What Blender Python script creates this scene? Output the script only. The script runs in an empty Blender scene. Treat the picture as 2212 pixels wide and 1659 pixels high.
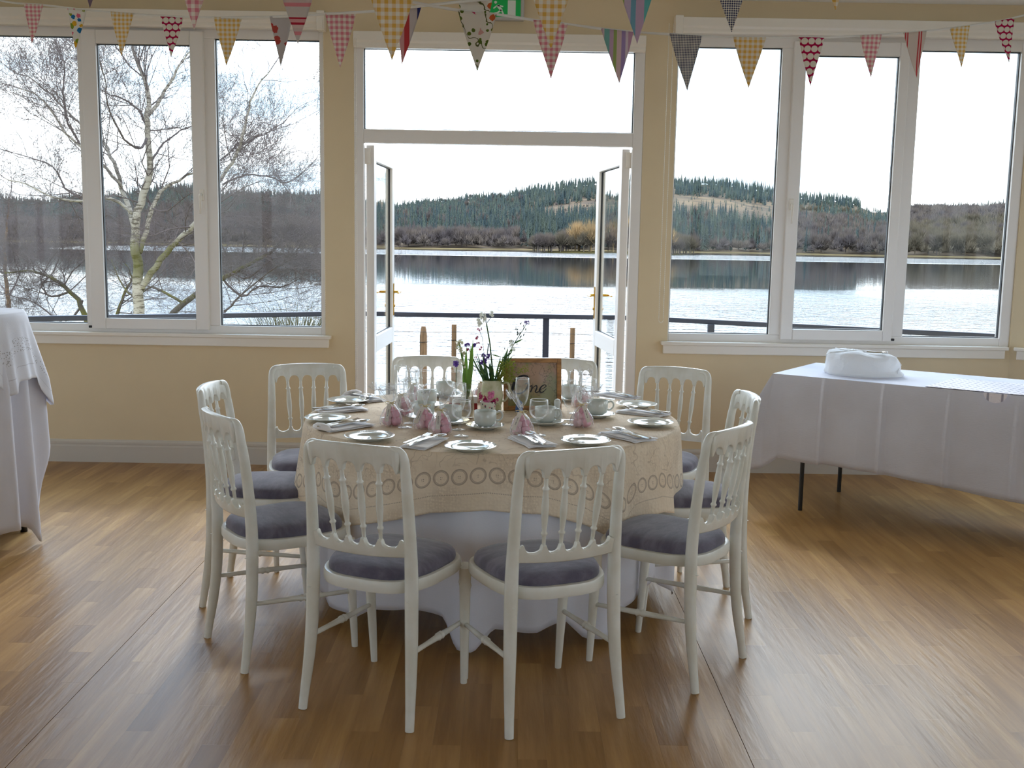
import bpy, bmesh, math, random
import numpy as np
from mathutils import Vector, Matrix
random.seed(7); np.random.seed(7)
sc = bpy.context.scene
COL = sc.collection
PI = math.pi

# ------------------------------------------------------------------ camera
FPX = 2274.0; PITCH = math.atan(315/2274.0); ROLL = 0.0165
CAM = np.array([0.0, 0.0, 1.5])
F_ = np.array([0, math.cos(PITCH), -math.sin(PITCH)])
U0 = np.array([0, math.sin(PITCH), math.cos(PITCH)])
R0 = np.array([1.0, 0, 0])
R_ = R0*math.cos(ROLL) + U0*math.sin(ROLL)
U_ = -R0*math.sin(ROLL) + U0*math.cos(ROLL)
cd = bpy.data.cameras.new('camera'); cam = bpy.data.objects.new('camera', cd); COL.objects.link(cam)
cam.matrix_world = Matrix(((R_[0], U_[0], -F_[0], CAM[0]), (R_[1], U_[1], -F_[1], CAM[1]), (R_[2], U_[2], -F_[2], CAM[2]), (0, 0, 0, 1)))
cd.sensor_width = 36; cd.lens = FPX/2212*36; cd.clip_end = 6000; cd.clip_start = 0.05
sc.camera = cam
def ray(x, y): return F_ + R_*(x-1106)/FPX + U_*(829.5-y)/FPX
def onY(x, y, Y): r = ray(x, y); return CAM + r*(Y/r[1])
def onZ(x, y, Z): r = ray(x, y); return CAM + r*((Z-1.5)/r[2])

# ------------------------------------------------------------------ view, world, sun
sc.view_settings.view_transform = 'Standard'; sc.view_settings.look = 'None'
sc.view_settings.exposure = 0.88; sc.view_settings.gamma = 1.0
sc.view_settings.use_curve_mapping = False
SUN_AZ = math.radians(-6); SUN_EL = math.radians(38)
SUN = Vector((math.sin(SUN_AZ)*math.cos(SUN_EL), math.cos(SUN_AZ)*math.cos(SUN_EL), math.sin(SUN_EL)))
SKY_BASE, SKY_GLOW, SUN_E = 1.9, 6.0, .6
cy = sc.cycles
cy.max_bounces = 12; cy.diffuse_bounces = 5; cy.glossy_bounces = 4; cy.transmission_bounces = 6; cy.transparent_max_bounces = 24
cy.caustics_reflective = False; cy.caustics_refractive = False; cy.sample_clamp_indirect = 8
cy.use_denoising = True
try: cy.denoiser = 'OPENIMAGEDENOISE'
except Exception: pass

# ---- tiny node-expression helper
class E:
    def __init__(s, nt, sock): s.nt = nt; s.s = sock
    def _m(s, op, b=None, c=None, rev=False):
        n = s.nt.nodes.new('ShaderNodeMath'); n.operation = op
        ins = [s, b, c]
        if rev: ins[0], ins[1] = b, s
        for i, v in enumerate(ins):
            if v is None: continue
            if isinstance(v, E): s.nt.links.new(v.s, n.inputs[i])
            else: n.inputs[i].default_value = v
        return E(s.nt, n.outputs[0])
    def __add__(s, o): return s._m('ADD', o)
    __radd__ = __add__
    def __sub__(s, o): return s._m('SUBTRACT', o)
    def __rsub__(s, o): return s._m('SUBTRACT', o, rev=True)
    def __mul__(s, o): return s._m('MULTIPLY', o)
    __rmul__ = __mul__
    def __truediv__(s, o): return s._m('DIVIDE', o)
    def pow(s, o): return s._m('POWER', o)
    def fr(s): return s._m('FRACT')
    def fl(s): return s._m('FLOOR')
    def ab(s): return s._m('ABSOLUTE')
    def sin(s): return s._m('SINE')
    def sqrt(s): return s._m('SQRT')
    def lt(s, o): return s._m('LESS_THAN', o)
    def gt(s, o): return s._m('GREATER_THAN', o)
    def mn(s, o): return s._m('MINIMUM', o)
    def mx(s, o): return s._m('MAXIMUM', o)
    def ramp(s, a, b, c=0.0, d=1.0):
        n = s.nt.nodes.new('ShaderNodeMapRange'); n.interpolation_type = 'SMOOTHSTEP'
        s.nt.links.new(s.s, n.inputs[0])
        for i, v in enumerate((a, b, c, d)): n.inputs[i+1].default_value = v
        return E(s.nt, n.outputs[0])
def lin(c):
    return tuple(((v/255)/12.92 if v/255 <= .04045 else ((v/255+.055)/1.055)**2.4) for v in c)
def rgb(nt, c):
    n = nt.nodes.new('ShaderNodeRGB'); n.outputs[0].default_value = (*c, 1); return n.outputs[0]
def mix(nt, f, a, b):
    n = nt.nodes.new('ShaderNodeMix'); n.data_type = 'RGBA'
    if isinstance(f, E): nt.links.new(f.s, n.inputs[0])
    else: n.inputs[0].default_value = f
    for k, v in ((6, a), (7, b)):
        if isinstance(v, tuple): n.inputs[k].default_value = (*v, 1)
        else: nt.links.new(v, n.inputs[k])
    return n.outputs[2]
def coords(nt, kind='Object', scale=(1, 1, 1), rot=(0, 0, 0)):
    t = nt.nodes.new('ShaderNodeTexCoord'); m = nt.nodes.new('ShaderNodeMapping')
    nt.links.new(t.outputs[kind], m.inputs[0]); m.inputs['Scale'].default_value = scale; m.inputs['Rotation'].default_value = rot
    return m.outputs[0]
def xyz(nt, v):
    n = nt.nodes.new('ShaderNodeSeparateXYZ'); nt.links.new(v, n.inputs[0])
    return [E(nt, n.outputs[i]) for i in range(3)]
def noise(nt, v, scale=5, detail=3, rough=.5, out=0):
    n = nt.nodes.new('ShaderNodeTexNoise'); nt.links.new(v, n.inputs['Vector'])
    n.inputs['Scale'].default_value = scale; n.inputs['Detail'].default_value = detail; n.inputs['Roughness'].default_value = rough
    return E(nt, n.outputs[out])
def voro(nt, v, scale=5, out='Distance', rnd=1.0, feature='F1'):
    n = nt.nodes.new('ShaderNodeTexVoronoi'); nt.links.new(v, n.inputs['Vector']); n.feature = feature
    n.inputs['Scale'].default_value = scale; n.inputs['Randomness'].default_value = rnd
    return E(nt, n.outputs[out])
def flat_xz(nt, off=(0, 0)):
    x, y, z = xyz(nt, coords(nt, 'Object')); c = nt.nodes.new('ShaderNodeCombineXYZ')
    nt.links.new((x+off[0]).s, c.inputs[0]); nt.links.new((z+off[1]).s, c.inputs[1]); return c.outputs[0]
def position(nt):
    n = nt.nodes.new('ShaderNodeNewGeometry'); return n.outputs['Position']
MATS = {}
def mat(name, color=(.8, .8, .8), rough=.5, spec=.5, metal=0.0, fn=None, bump=None, sheen=0.0, coat=0.0, transl=0.0, emit=None):
    """fn(nt) -> colour socket ; bump(nt) -> (height E, strength, distance)"""
    if name in MATS: return MATS[name]
    m = bpy.data.materials.new(name); m.use_nodes = True; nt = m.node_tree
    b = nt.nodes['Principled BSDF']
    b.inputs['Base Color'].default_value = (*color, 1); b.inputs['Roughness'].default_value = rough
    b.inputs['Specular IOR Level'].default_value = spec; b.inputs['Metallic'].default_value = metal
    b.inputs['Sheen Weight'].default_value = sheen; b.inputs['Coat Weight'].default_value = coat
    src = None
    if fn:
        src = fn(nt)
        nt.links.new(src, b.inputs['Base Color'])
    if bump:
        h, st, di = bump(nt)
        bn = nt.nodes.new('ShaderNodeBump'); bn.inputs['Strength'].default_value = st; bn.inputs['Distance'].default_value = di
        nt.links.new(h.s, bn.inputs['Height']); nt.links.new(bn.outputs[0], b.inputs['Normal'])
    if emit:
        b.inputs['Emission Color'].default_value = (*emit[0], 1); b.inputs['Emission Strength'].default_value = emit[1]
        if src is not None: nt.links.new(src, b.inputs['Emission Color'])
    if transl:
        t = nt.nodes.new('ShaderNodeBsdfTranslucent'); x = nt.nodes.new('ShaderNodeMixShader')
        if src is not None: nt.links.new(src, t.inputs[0])
        else: t.inputs[0].default_value = (*color, 1)
        x.inputs[0].default_value = transl
        nt.links.new(b.outputs[0], x.inputs[1]); nt.links.new(t.outputs[0], x.inputs[2])
        nt.links.new(x.outputs[0], nt.nodes['Material Output'].inputs[0])
    MATS[name] = m; return m
def glassy(name, tint=(1, 1, 1), ior=1.5, edge=0.0, crinkle=0.0, base=0.0, rough=0.0, milk=0.0, halo=0.0):
    m = bpy.data.materials.new(name); m.use_nodes = True; nt = m.node_tree
    for n in list(nt.nodes):
        if n.type == 'BSDF_PRINCIPLED': nt.nodes.remove(n)
    tr = nt.nodes.new('ShaderNodeBsdfTransparent'); tr.inputs[0].default_value = (*tint, 1)
    gl = nt.nodes.new('ShaderNodeBsdfGlossy'); gl.inputs['Roughness'].default_value = rough; gl.inputs[0].default_value = (1, 1, 1, 1)
    fr = nt.nodes.new('ShaderNodeLayerWeight'); fr.inputs[0].default_value = .5
    r0 = ((ior-1)/(ior+1))**2; fc = E(nt, fr.outputs['Facing'])
    f = fc.pow(5.0)*(1-r0)+r0
    if edge: f = f + fc.pow(3.0)*edge
    if base: f = f + base
    if crinkle:
        v = coords(nt, 'Object'); h = noise(nt, v, 45, 3, .7)
        bn = nt.nodes.new('ShaderNodeBump'); bn.inputs['Strength'].default_value = crinkle; bn.inputs['Distance'].default_value = .01
        nt.links.new(h.s, bn.inputs['Height']); nt.links.new(bn.outputs[0], gl.inputs['Normal']); nt.links.new(bn.outputs[0], fr.inputs['Normal'])
    f = f.mn(1.0)
    x = nt.nodes.new('ShaderNodeMixShader'); nt.links.new(f.s, x.inputs[0]); nt.links.new(tr.outputs[0], x.inputs[1]); nt.links.new(gl.outputs[0], x.inputs[2])
    out = x.outputs[0]
    if milk or halo:
        df = nt.nodes.new('ShaderNodeBsdfDiffuse'); df.inputs[0].default_value = (.9, .9, .9, 1)
        x2 = nt.nodes.new('ShaderNodeMixShader'); mk = (fc.pow(3.5)*halo+milk).mn(1.0); nt.links.new(mk.s, x2.inputs[0])  # halo whitens grazing edges, imitating light caught along the outline
        nt.links.new(out, x2.inputs[1]); nt.links.new(df.outputs[0], x2.inputs[2]); out = x2.outputs[0]
    nt.links.new(out, nt.nodes['Material Output'].inputs[0])
    MATS[name] = m; return m

# ---- world: bright broken cloud, brightest towards the veiled sun
w = bpy.data.worlds.new('world'); sc.world = w; w.use_nodes = True; nt = w.node_tree
bg = nt.nodes['Background']
tc = nt.nodes.new('ShaderNodeTexCoord'); D = tc.outputs['Generated']
dx, dy, dz = xyz(nt, D)
dot = (dx*SUN.x + dy*SUN.y + dz*SUN.z).mx(0.0)
glow = dot.pow(6.0)*SKY_GLOW
sep = nt.nodes.new('ShaderNodeCombineXYZ')
k = (dz.mx(0.0) + .12)
nt.links.new((dx/k).s, sep.inputs[0]); nt.links.new((dy/k).s, sep.inputs[1])
cl = noise(nt, sep.outputs[0], .55, 6, .6).ramp(.40, .56)
blue = mix(nt, dz.ramp(-.05, .5), lin((205, 228, 245)), lin((150, 190, 232)))
white = rgb(nt, (.90, .955, 1.0))
skyc = mix(nt, cl, blue, white)
skyv = (cl*.35 + .65)*SKY_BASE + glow*(cl*.5+.5)
skyv = skyv*dz.ramp(-.12, -.02, .25, 1.0)
nt.links.new(skyc, bg.inputs[0]); nt.links.new(skyv.s, bg.inputs[1])
sl = bpy.data.lights.new('sun', 'SUN'); sl.energy = SUN_E; sl.angle = math.radians(7); sl.color = (1, .98, .95)
so = bpy.data.objects.new('sun', sl); COL.objects.link(so)
so.rotation_euler = SUN.to_track_quat('Z', 'Y').to_euler()

# ------------------------------------------------------------------ mesh helpers
class MB:
    def __init__(s): s.v = []; s.f = []; s.uv = None
    def add(s, v, f):
        o = len(s.v); s.v += [tuple(p) for p in v]; s.f += [tuple(i+o for i in q) for q in f]; return s
    def box(s, a, b):
        x0, y0, z0 = a; x1, y1, z1 = b
        return s.add([(x0,y0,z0),(x1,y0,z0),(x1,y1,z0),(x0,y1,z0),(x0,y0,z1),(x1,y0,z1),(x1,y1,z1),(x0,y1,z1)],
              [(0,3,2,1),(4,5,6,7),(0,1,5,4),(1,2,6,5),(2,3,7,6),(3,0,4,7)])
    def tube(s, pts, rad, n=8, cap=True, closed=False):
        P = [Vector(p) for p in pts]; m = len(P)
        if not hasattr(rad, '__len__'): rad = [rad]*m
        vs = []; up = None
        for i, p in enumerate(P):
            if closed: t = (P[(i+1) % m]-P[i-1])
            else: t = (P[min(i+1, m-1)]-P[max(i-1, 0)])
            t = t.normalized() if t.length > 1e-9 else Vector((0, 0, 1))
            if up is None: up = Vector((0, 1, 0)) if abs(t.y) < .9 else Vector((1, 0, 0))
            a = t.cross(up)
            a = a.normalized() if a.length > 1e-6 else Vector((1, 0, 0))
            b = a.cross(t).normalized(); up = b
            for k in range(n):
                an = 2*PI*k/n; vs.append(p + a*math.cos(an)*rad[i] + b*math.sin(an)*rad[i])
        fs = []
        for i in range(m if closed else m-1):
            for k in range(n):
                j = (i+1) % m
                fs.append((i*n+k, i*n+(k+1) % n, j*n+(k+1) % n, j*n+k))
        if cap and not closed: fs.append(tuple(reversed(range(n)))); fs.append(tuple((m-1)*n+k for k in range(n)))
        return s.add(vs, fs)
    def stube(s, pts, rad, n=8):
        P = [Vector(p) for p in pts]; m = len(P); Q = []; W = []
        if not hasattr(rad, '__len__'): rad = [rad]*m
        for i in range(m-1):
            a = P[max(i-1, 0)]; b = P[i]; c = P[i+1]; d = P[min(i+2, m-1)]
            for k in range(5): f = k/5; Q.append(tuple(.5*((2*b)+(c-a)*f+(2*a-5*b+4*c-d)*f*f+(3*b-a-3*c+d)*f**3))); W.append(rad[i]*(1-f)+rad[i+1]*f)
        Q.append(tuple(P[-1])); W.append(rad[-1]); return s.tube(Q, W, n)
    def lathe(s, prof, n=24, c=(0, 0, 0)):
        vs = []; 
        for r, z in prof:
            for k in range(n):
                an = 2*PI*k/n; vs.append((c[0]+r*math.cos(an), c[1]+r*math.sin(an), c[2]+z))
        fs = []
        for i in range(len(prof)-1):
            for k in range(n): fs.append((i*n+k, i*n+(k+1) % n, (i+1)*n+(k+1) % n, (i+1)*n+k))
        return s.add(vs, fs)
    def grid(s, fn, nu, nv, wrap=False):
        vs = [fn(i/nu, j/nv) for j in range(nv+1) for i in range(nu + (0 if wrap else 1))]
        W = nu if wrap else nu+1; fs = []
        for j in range(nv):
            for i in range(nu):
                i2 = (i+1) % W if wrap else i+1
                fs.append((j*W+i, j*W+i2, (j+1)*W+i2, (j+1)*W+i))
        return s.add(vs, fs)
    def slab(s, fn, nu, nv, th):
        """closed double-sided sheet: fn(u,v) and the same shifted by -th in z"""
        top = [fn(i/nu, j/nv) for j in range(nv+1) for i in range(nu+1)]
        bot = [(p[0], p[1], p[2]-th) for p in top]
        W = nu+1; N = len(top); fs = []
        for j in range(nv):
            for i in range(nu):
                a, b, c, d = j*W+i, j*W+i+1, (j+1)*W+i+1, (j+1)*W+i
                fs.append((a, b, c, d)); fs.append((N+a, N+d, N+c, N+b))
        ring = [i for i in range(W)] + [j*W+nu for j in range(1, nv+1)] + [nv*W+i for i in range(nu-1, -1, -1)] + [j*W for j in range(nv-1, 0, -1)]
        for a, b in zip(ring, ring[1:]+ring[:1]): fs.append((a, N+a, N+b, b))
        return s.add(top+bot, fs)
    def mesh(s, name, m, smooth=True):
        me = bpy.data.meshes.new(name); me.from_pydata(s.v, [], s.f)
        for x in (m if isinstance(m, (list, tuple)) else [m]): me.materials.append(x)
        if smooth: me.polygons.foreach_set('use_smooth', [True]*len(me.polygons))
        me.update(); return me
    def build(s, name, m, parent=None, smooth=True, loc=None, rotz=0, bevel=0, auto=None):
        me = s.mesh(name, m, smooth)
        if smooth and auto is not None:
            try: me.set_sharp_from_angle(angle=math.radians(auto))
            except Exception: pass
        o = bpy.data.objects.new(name, me); COL.objects.link(o)
        if parent: o.parent = parent
        if loc is not None: o.location = loc
        if rotz: o.rotation_euler.z = rotz
        if bevel:
            b = o.modifiers.new('bevel', 'BEVEL'); b.width = bevel; b.segments = 2; b.limit_method = 'ANGLE'; b.angle_limit = .7
        return o
def tag(o, label=None, cat=None, group=None, kind=None):
    if label: o['label'] = label
    if cat: o['category'] = cat
    if group: o['group'] = group
    if kind: o['kind'] = kind
    return o
def empty(name, loc=(0, 0, 0), rz=0, label=None, cat=None, group=None, kind=None):
    o = bpy.data.objects.new(name, None); COL.objects.link(o); o.location = loc; o.rotation_euler = (0, 0, rz); o.empty_display_size = .05
    return tag(o, label, cat, group, kind)
def copy_tree(o, parent=None, depth=0):
    c = o.copy(); COL.objects.link(c)
    if parent: c.parent = parent
    for ch in KIDS.get(o.name, []): copy_tree(ch, c, depth+1)
    return c
KIDS = {}
def kidmap(o):
    KIDS[o.name] = list(o.children)
    for ch in o.children: kidmap(ch)
def dup(proto, loc, rz, label, group=None):
    if not proto.get('_used'):
        kidmap(proto); proto['_used'] = 1; o = proto
    else: o = copy_tree(proto)
    o.location = loc; o.rotation_euler = (0, 0, rz); o['label'] = label
    if group: o['group'] = group
    return o

# ------------------------------------------------------------------ materials
M = {}
def plaster(c):
    return lambda nt: mix(nt, noise(nt, position(nt), 2.2, 3, .5).ramp(.3, .7), c, tuple(v*.96 for v in c))
WALLC = lin((226, 208, 174))
M['wall'] = mat('wall_paint', WALLC, .75, .3, fn=plaster(WALLC), bump=lambda nt: (noise(nt, position(nt), 160, 2), .12, .002))
M['wall2'] = mat('bounce_wall_paint', (.84, .81, .75), .8, .2)  # lighter paint invented for the unseen walls, to bounce more daylight forward
M['ceil'] = mat('ceiling_paint', (.88, .88, .86), .8, .2)
M['upvc'] = mat('upvc', lin((236, 232, 228)), .28, .5)
M['gloss'] = mat('gloss_paint', lin((238, 232, 222)), .25, .5)
M['skirt'] = mat('skirting_paint', lin((206, 200, 190)), .32, .5)
M['gasket'] = mat('gasket', (.012, .014, .018), .5)
M['glass'] = glassy('window_glass', (.97, .985, .98), 1.2)
M['chair'] = mat('chair_paint', lin((230, 231, 225)), .27, .5, fn=lambda nt: mix(nt, noise(nt, coords(nt), 9, 4).ramp(.35, .7), lin((232, 233, 228)), lin((221, 220, 210))))
M['cush'] = mat('cushion_velvet', lin((104, 100, 116)), .9, .15, sheen=.35, fn=lambda nt: mix(nt, noise(nt, coords(nt, 'Object', (1, 2.2, 1)), 9, 5, .65).ramp(.3, .72), lin((92, 88, 104)), lin((122, 118, 134))), bump=lambda nt: (noise(nt, coords(nt), 320, 2), .25, .002))
M['scuff'] = mat('scuff', lin((120, 112, 100)), .6)
M['black'] = mat('black_metal', (.012, .011, .011), .4)
M['rail'] = mat('railing_paint', lin((52, 56, 72)), .4)
M['china'] = mat('china', lin((212, 217, 212)), .09, .6, coat=.4)
M['linen'] = mat('white_linen', lin((248, 247, 250)), .9, .15)
def weave(c, d, sc_=260):
    def f(nt):
        v = position(nt); n1 = noise(nt, v, 3.0, 3).ramp(.3, .7)
        return mix(nt, n1, c, d)
    return f
M['sheet'] = mat('white_cloth', lin((232, 234, 246)), .88, .2, fn=weave(lin((234, 236, 248)), lin((226, 228, 240))), transl=.12, bump=lambda nt: (noise(nt, coords(nt, 'Object', (1, 1, 6)), 120, 3), .25, .002))
M['steel'] = mat('steel', (.62, .62, .6), .16, metal=1)
M['brass'] = mat('brass', lin((196, 152, 62)), .22, metal=1)
M['wineglass'] = glassy('drinking_glass', (.985, .99, .99), 1.45, edge=.15, milk=.015, halo=.55)
M['cello'] = glassy('cellophane', (.96, .96, .97), 1.45, edge=.35, crinkle=1.0, base=.06, rough=.08, milk=.09, halo=.5)
M['rimglint'] = glassy('glass_rim_glint', (.95, .97, .97), 1.5, edge=.3, milk=.55, rough=.05)  # white diffuse mixed in to paint the bright glint of a glass lip
M['pinkm'] = mat('pink_marshmallow', lin((238, 168, 190)), .8, .2)
M['pinkm2'] = mat('pale_pink_marshmallow', lin((244, 206, 214)), .8, .2)
M['tagp'] = mat('tag_card', lin((226, 218, 208)), .8)
M['ink'] = mat('ink', (.02, .02, .025), .7)
M['raffia'] = mat('raffia', lin((222, 206, 160)), .7)
M['grass'] = mat('grass_blade', lin((120, 122, 62)), .8, fn=lambda nt: mix(nt, noise(nt, position(nt), 3, 2).ramp(.35, .65), lin((86, 104, 44)), lin((156, 132, 78))))
M['stone'] = mat('paving', lin((120, 116, 110)), .8, fn=lambda nt: mix(nt, noise(nt, position(nt), 4, 4).ramp(.3, .7), lin((120, 116, 110)), lin((92, 88, 84))))
M['postw'] = mat('fence_wood', lin((132, 104, 78)), .85, fn=lambda nt: mix(nt, noise(nt, coords(nt, 'Object', (18, 18, 1.5)), 3, 4).ramp(.3, .7), lin((146, 116, 88)), lin((104, 84, 62))))

# ------------------------------------------------------------------ room shell
WY = 6.79; CEIL = 2.98
RC = np.array([3.22, WY]); LC = np.array([-3.76, WY]); CANT = .40
RD = np.array([.817, -.576]); LD = np.array([-.817, -.576]); CL = 2.6
RE = RC + RD*CL; LE = LC + LD*CL; BACK = -3.4

def wall_run(name, p0, p1, openings, h=CEIL, th=.11):
    """wall from p0 to p1 (inside face), solid outwards to the left of p0->p1; openings (s0,s1,z0,z1)"""
    p0 = np.array(p0, float); p1 = np.array(p1, float); L = np.linalg.norm(p1-p0); d = (p1-p0)/L
    mb = MB(); xs = 0
    for s0, s1, z0, z1 in sorted(openings):
        if s0 > xs: mb.box((xs, 0, 0), (s0, th, h))
        if z0 > 0: mb.box((s0, 0, 0), (s1, th, z0))
        if z1 < h: mb.box((s0, 0, z1), (s1, th, h))
        xs = s1
    if xs < L: mb.box((xs, 0, 0), (L, th, h))
    o = mb.build(name, M['wall2'] if ('back' in name or 'side' in name) else M['wall'], smooth=False, loc=(p0[0], p0[1], 0), rotz=math.atan2(d[1], d[0]))
    return tag(o, kind='structure')
OPW1 = (-3.67, -1.212, .853, 2.78); OPD = (-1.022, .800, 0.0, 2.74); OPW2 = (1.0, 3.215, .853, 2.78)
wall_run('wall_far', LC, RC, [(a-LC[0], b-LC[0], c, d) for a, b, c, d in (OPW1, OPD, OPW2)])
wall_run('wall_right', RC, RE, [(.14, 2.36, .853, 2.78)])
wall_run('wall_left', LE, LC, [(.24, 2.46, .853, 2.78)])
SIDEL = RE[1]-BACK
wall_run('wall_side_right', RE, (RE[0], BACK), [(.4, 2.6, .853, 2.78), (3.4, 5.6, .853, 2.78), (6.2, 8.2, .853, 2.78)])  # openings in both side walls are unseen, added for daylight
wall_run('wall_side_left', (LE[0], BACK), LE, [(SIDEL-2.6, SIDEL-.4, .853, 2.78), (SIDEL-5.6, SIDEL-3.4, .853, 2.78), (.4, 2.4, .853, 2.78)])
wall_run('wall_back', (RE[0], BACK), (LE[0], BACK), [(.5, 3.4, .853, 2.78), (7.4, 10.3, .853, 2.78)])  # two unseen openings put in behind the camera as daylight fill
mb = MB(); poly = [LC+np.array([-.3, .3]), RC+np.array([.3, .3]), RE+np.array([.3, .1]), (RE[0]+.3, BACK-.3), (LE[0]-.3, BACK-.3), LE+np.array([-.3, .1])]
n = len(poly)
mb.add([(p[0], p[1], CEIL) for p in poly]+[(p[0], p[1], CEIL+.2) for p in poly], [tuple(reversed(range(n))), tuple(range(n, 2*n))]+[(i, (i+1) % n, n+(i+1) % n, n+i) for i in range(n)])
tag(mb.build('ceiling', M['ceil'], smooth=False), kind='structure')

# floor: base slab with the planks printed on sheet vinyl, modelled as separate strips
FW, FL = .085, .70
def floor_col(nt):
    P = position(nt); x, y, z = xyz(nt, P)
    c = ((x + .0 + 40.0)/FW).fl()
    off = (c*0.371).fr()
    r = ((y + 40.0)/FL + off).fl()
    cb = nt.nodes.new('ShaderNodeCombineXYZ'); nt.links.new(c.s, cb.inputs[0]); nt.links.new(r.s, cb.inputs[1])
    wn = nt.nodes.new('ShaderNodeTexWhiteNoise'); wn.noise_dimensions = '2D'; nt.links.new(cb.outputs[0], wn.inputs['Vector'])
    tone = E(nt, wn.outputs[0])
    # stretched grain, shifted per strip
    cb2 = nt.nodes.new('ShaderNodeCombineXYZ')
    nt.links.new((x*26.0 + tone*37.0).s, cb2.inputs[0]); nt.links.new((y*1.6 + tone*11.0).s, cb2.inputs[1])
    g = noise(nt, cb2.outputs[0], 1.0, 5, .6).ramp(.28, .75)
    cb3 = nt.nodes.new('ShaderNodeCombineXYZ')
    nt.links.new((x*8.0 + tone*19.0).s, cb3.inputs[0]); nt.links.new((y*.9).s, cb3.inputs[1])
    g2 = noise(nt, cb3.outputs[0], 1.0, 3, .5).ramp(.3, .7)
    a = mix(nt, tone, lin((166, 124, 68)), lin((194, 153, 94)))
    b = mix(nt, tone, lin((136, 96, 46)), lin((166, 124, 70)))
    c1 = mix(nt, g, b, a)
    return mix(nt, g2*.35, c1, lin((124, 86, 42)))
M['floor'] = mat('vinyl_floor', (.4, .25, .12), .36, .5, fn=floor_col, bump=lambda nt: (noise(nt, coords(nt, 'Object', (1, 1, 1)), 3.5, 3), .10, .02))
mb = MB(); mb.add([(p[0], p[1], -.004) for p in poly]+[(p[0], p[1], -.15) for p in poly], [tuple(range(n)), tuple(reversed(range(n, 2*n)))]+[((i+1) % n, i, n+i, n+(i+1) % n) for i in range(n)])
floor = tag(mb.build('floor', M['floor'], smooth=False), kind='structure')
def inroom(x0, x1, y0, y1):
    if y1 < BACK or x1 < LE[0] or x0 > RE[0]: return False
    return True
SEAMS = (-1.368, .70)
planks = []
c0 = int(math.floor((LE[0]+40)/FW)); c1 = int(math.ceil((RE[0]+40)/FW))
for c in range(c0, c1):
    x0 = c*FW-40; x1 = x0+FW
    off = (c*0.371) % 1.0
    # far limit following the canted walls
    xm = (x0+x1)/2
    ymax = WY
    if xm > RC[0]: ymax = WY-(xm-RC[0])*.705
    if xm < LC[0]: ymax = WY-(LC[0]-xm)*.705
    r = int(math.floor((BACK+40)/FL+off))
    while True:
        y0 = (r-off)*FL-40; y1 = y0+FL; r += 1
        if y0 > ymax: break
        ya, yb = max(y0, BACK), min(y1, ymax)
        if yb-ya < .01: continue
        g = .0012
        xa = x0 + (.0022 if any(abs(x0-s) < FW/2 for s in SEAMS) else .0001)
        planks.append((xa, x1-.0001, ya+.0001, yb-.0001))
def pscore(p):
    cx, cyy = (p[0]+p[1])/2, (p[2]+p[3])/2
    if cyy < 2.6: return -1
    if abs(cx) > .50*cyy+.05: return -1
    return 1/cyy**3*(p[3]-p[2])
planks.sort(key=pscore, reverse=True)
unit = MB().box((0, 0, -.004), (1, 1, 0)).mesh('printed_plank', M['floor'], False)
for p in planks[:300]:
    o = bpy.data.objects.new('printed_plank', unit); COL.objects.link(o); o.parent = floor
    o.location = (p[0], p[2], 0); o.scale = (p[1]-p[0], p[3]-p[2], 1)
mb = MB()
for p in planks[300:]: mb.box((p[0], p[2], -.004), (p[1], p[3], 0))
tag(mb.build('printed_plank_field', M['floor'], floor, smooth=False), kind='stuff')

# skirting boards
def baseboard(name, p0, p1):
    p0 = np.array(p0, float); p1 = np.array(p1, float); L = np.linalg.norm(p1-p0); d = (p1-p0)/L
    mb = MB(); prof = [(0, 0), (-.022, 0), (-.022, .105), (-.014, .112), (-.014, .118), (-.018, .122), (-.018, .134), (-.008, .146), (0, .148)]
    m = len(prof)
    mb.add([(0, y, z) for y, z in prof]+[(L, y, z) for y, z in prof], [(i, i+1, m+i+1, m+i) for i in range(m-1)]+[tuple(range(m)), tuple(reversed(range(m, 2*m)))])
    tag(mb.build(name, M['skirt'], smooth=False, loc=(p0[0], p0[1], 0), rotz=math.atan2(d[1], d[0])), kind='structure')
baseboard('baseboard_far_left', LC, (OPD[0]-.002, WY)); baseboard('baseboard_far_right', (OPD[1]+.002, WY), RC)
baseboard('baseboard_right', RC, RE); baseboard('baseboard_left', LE, LC)

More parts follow.
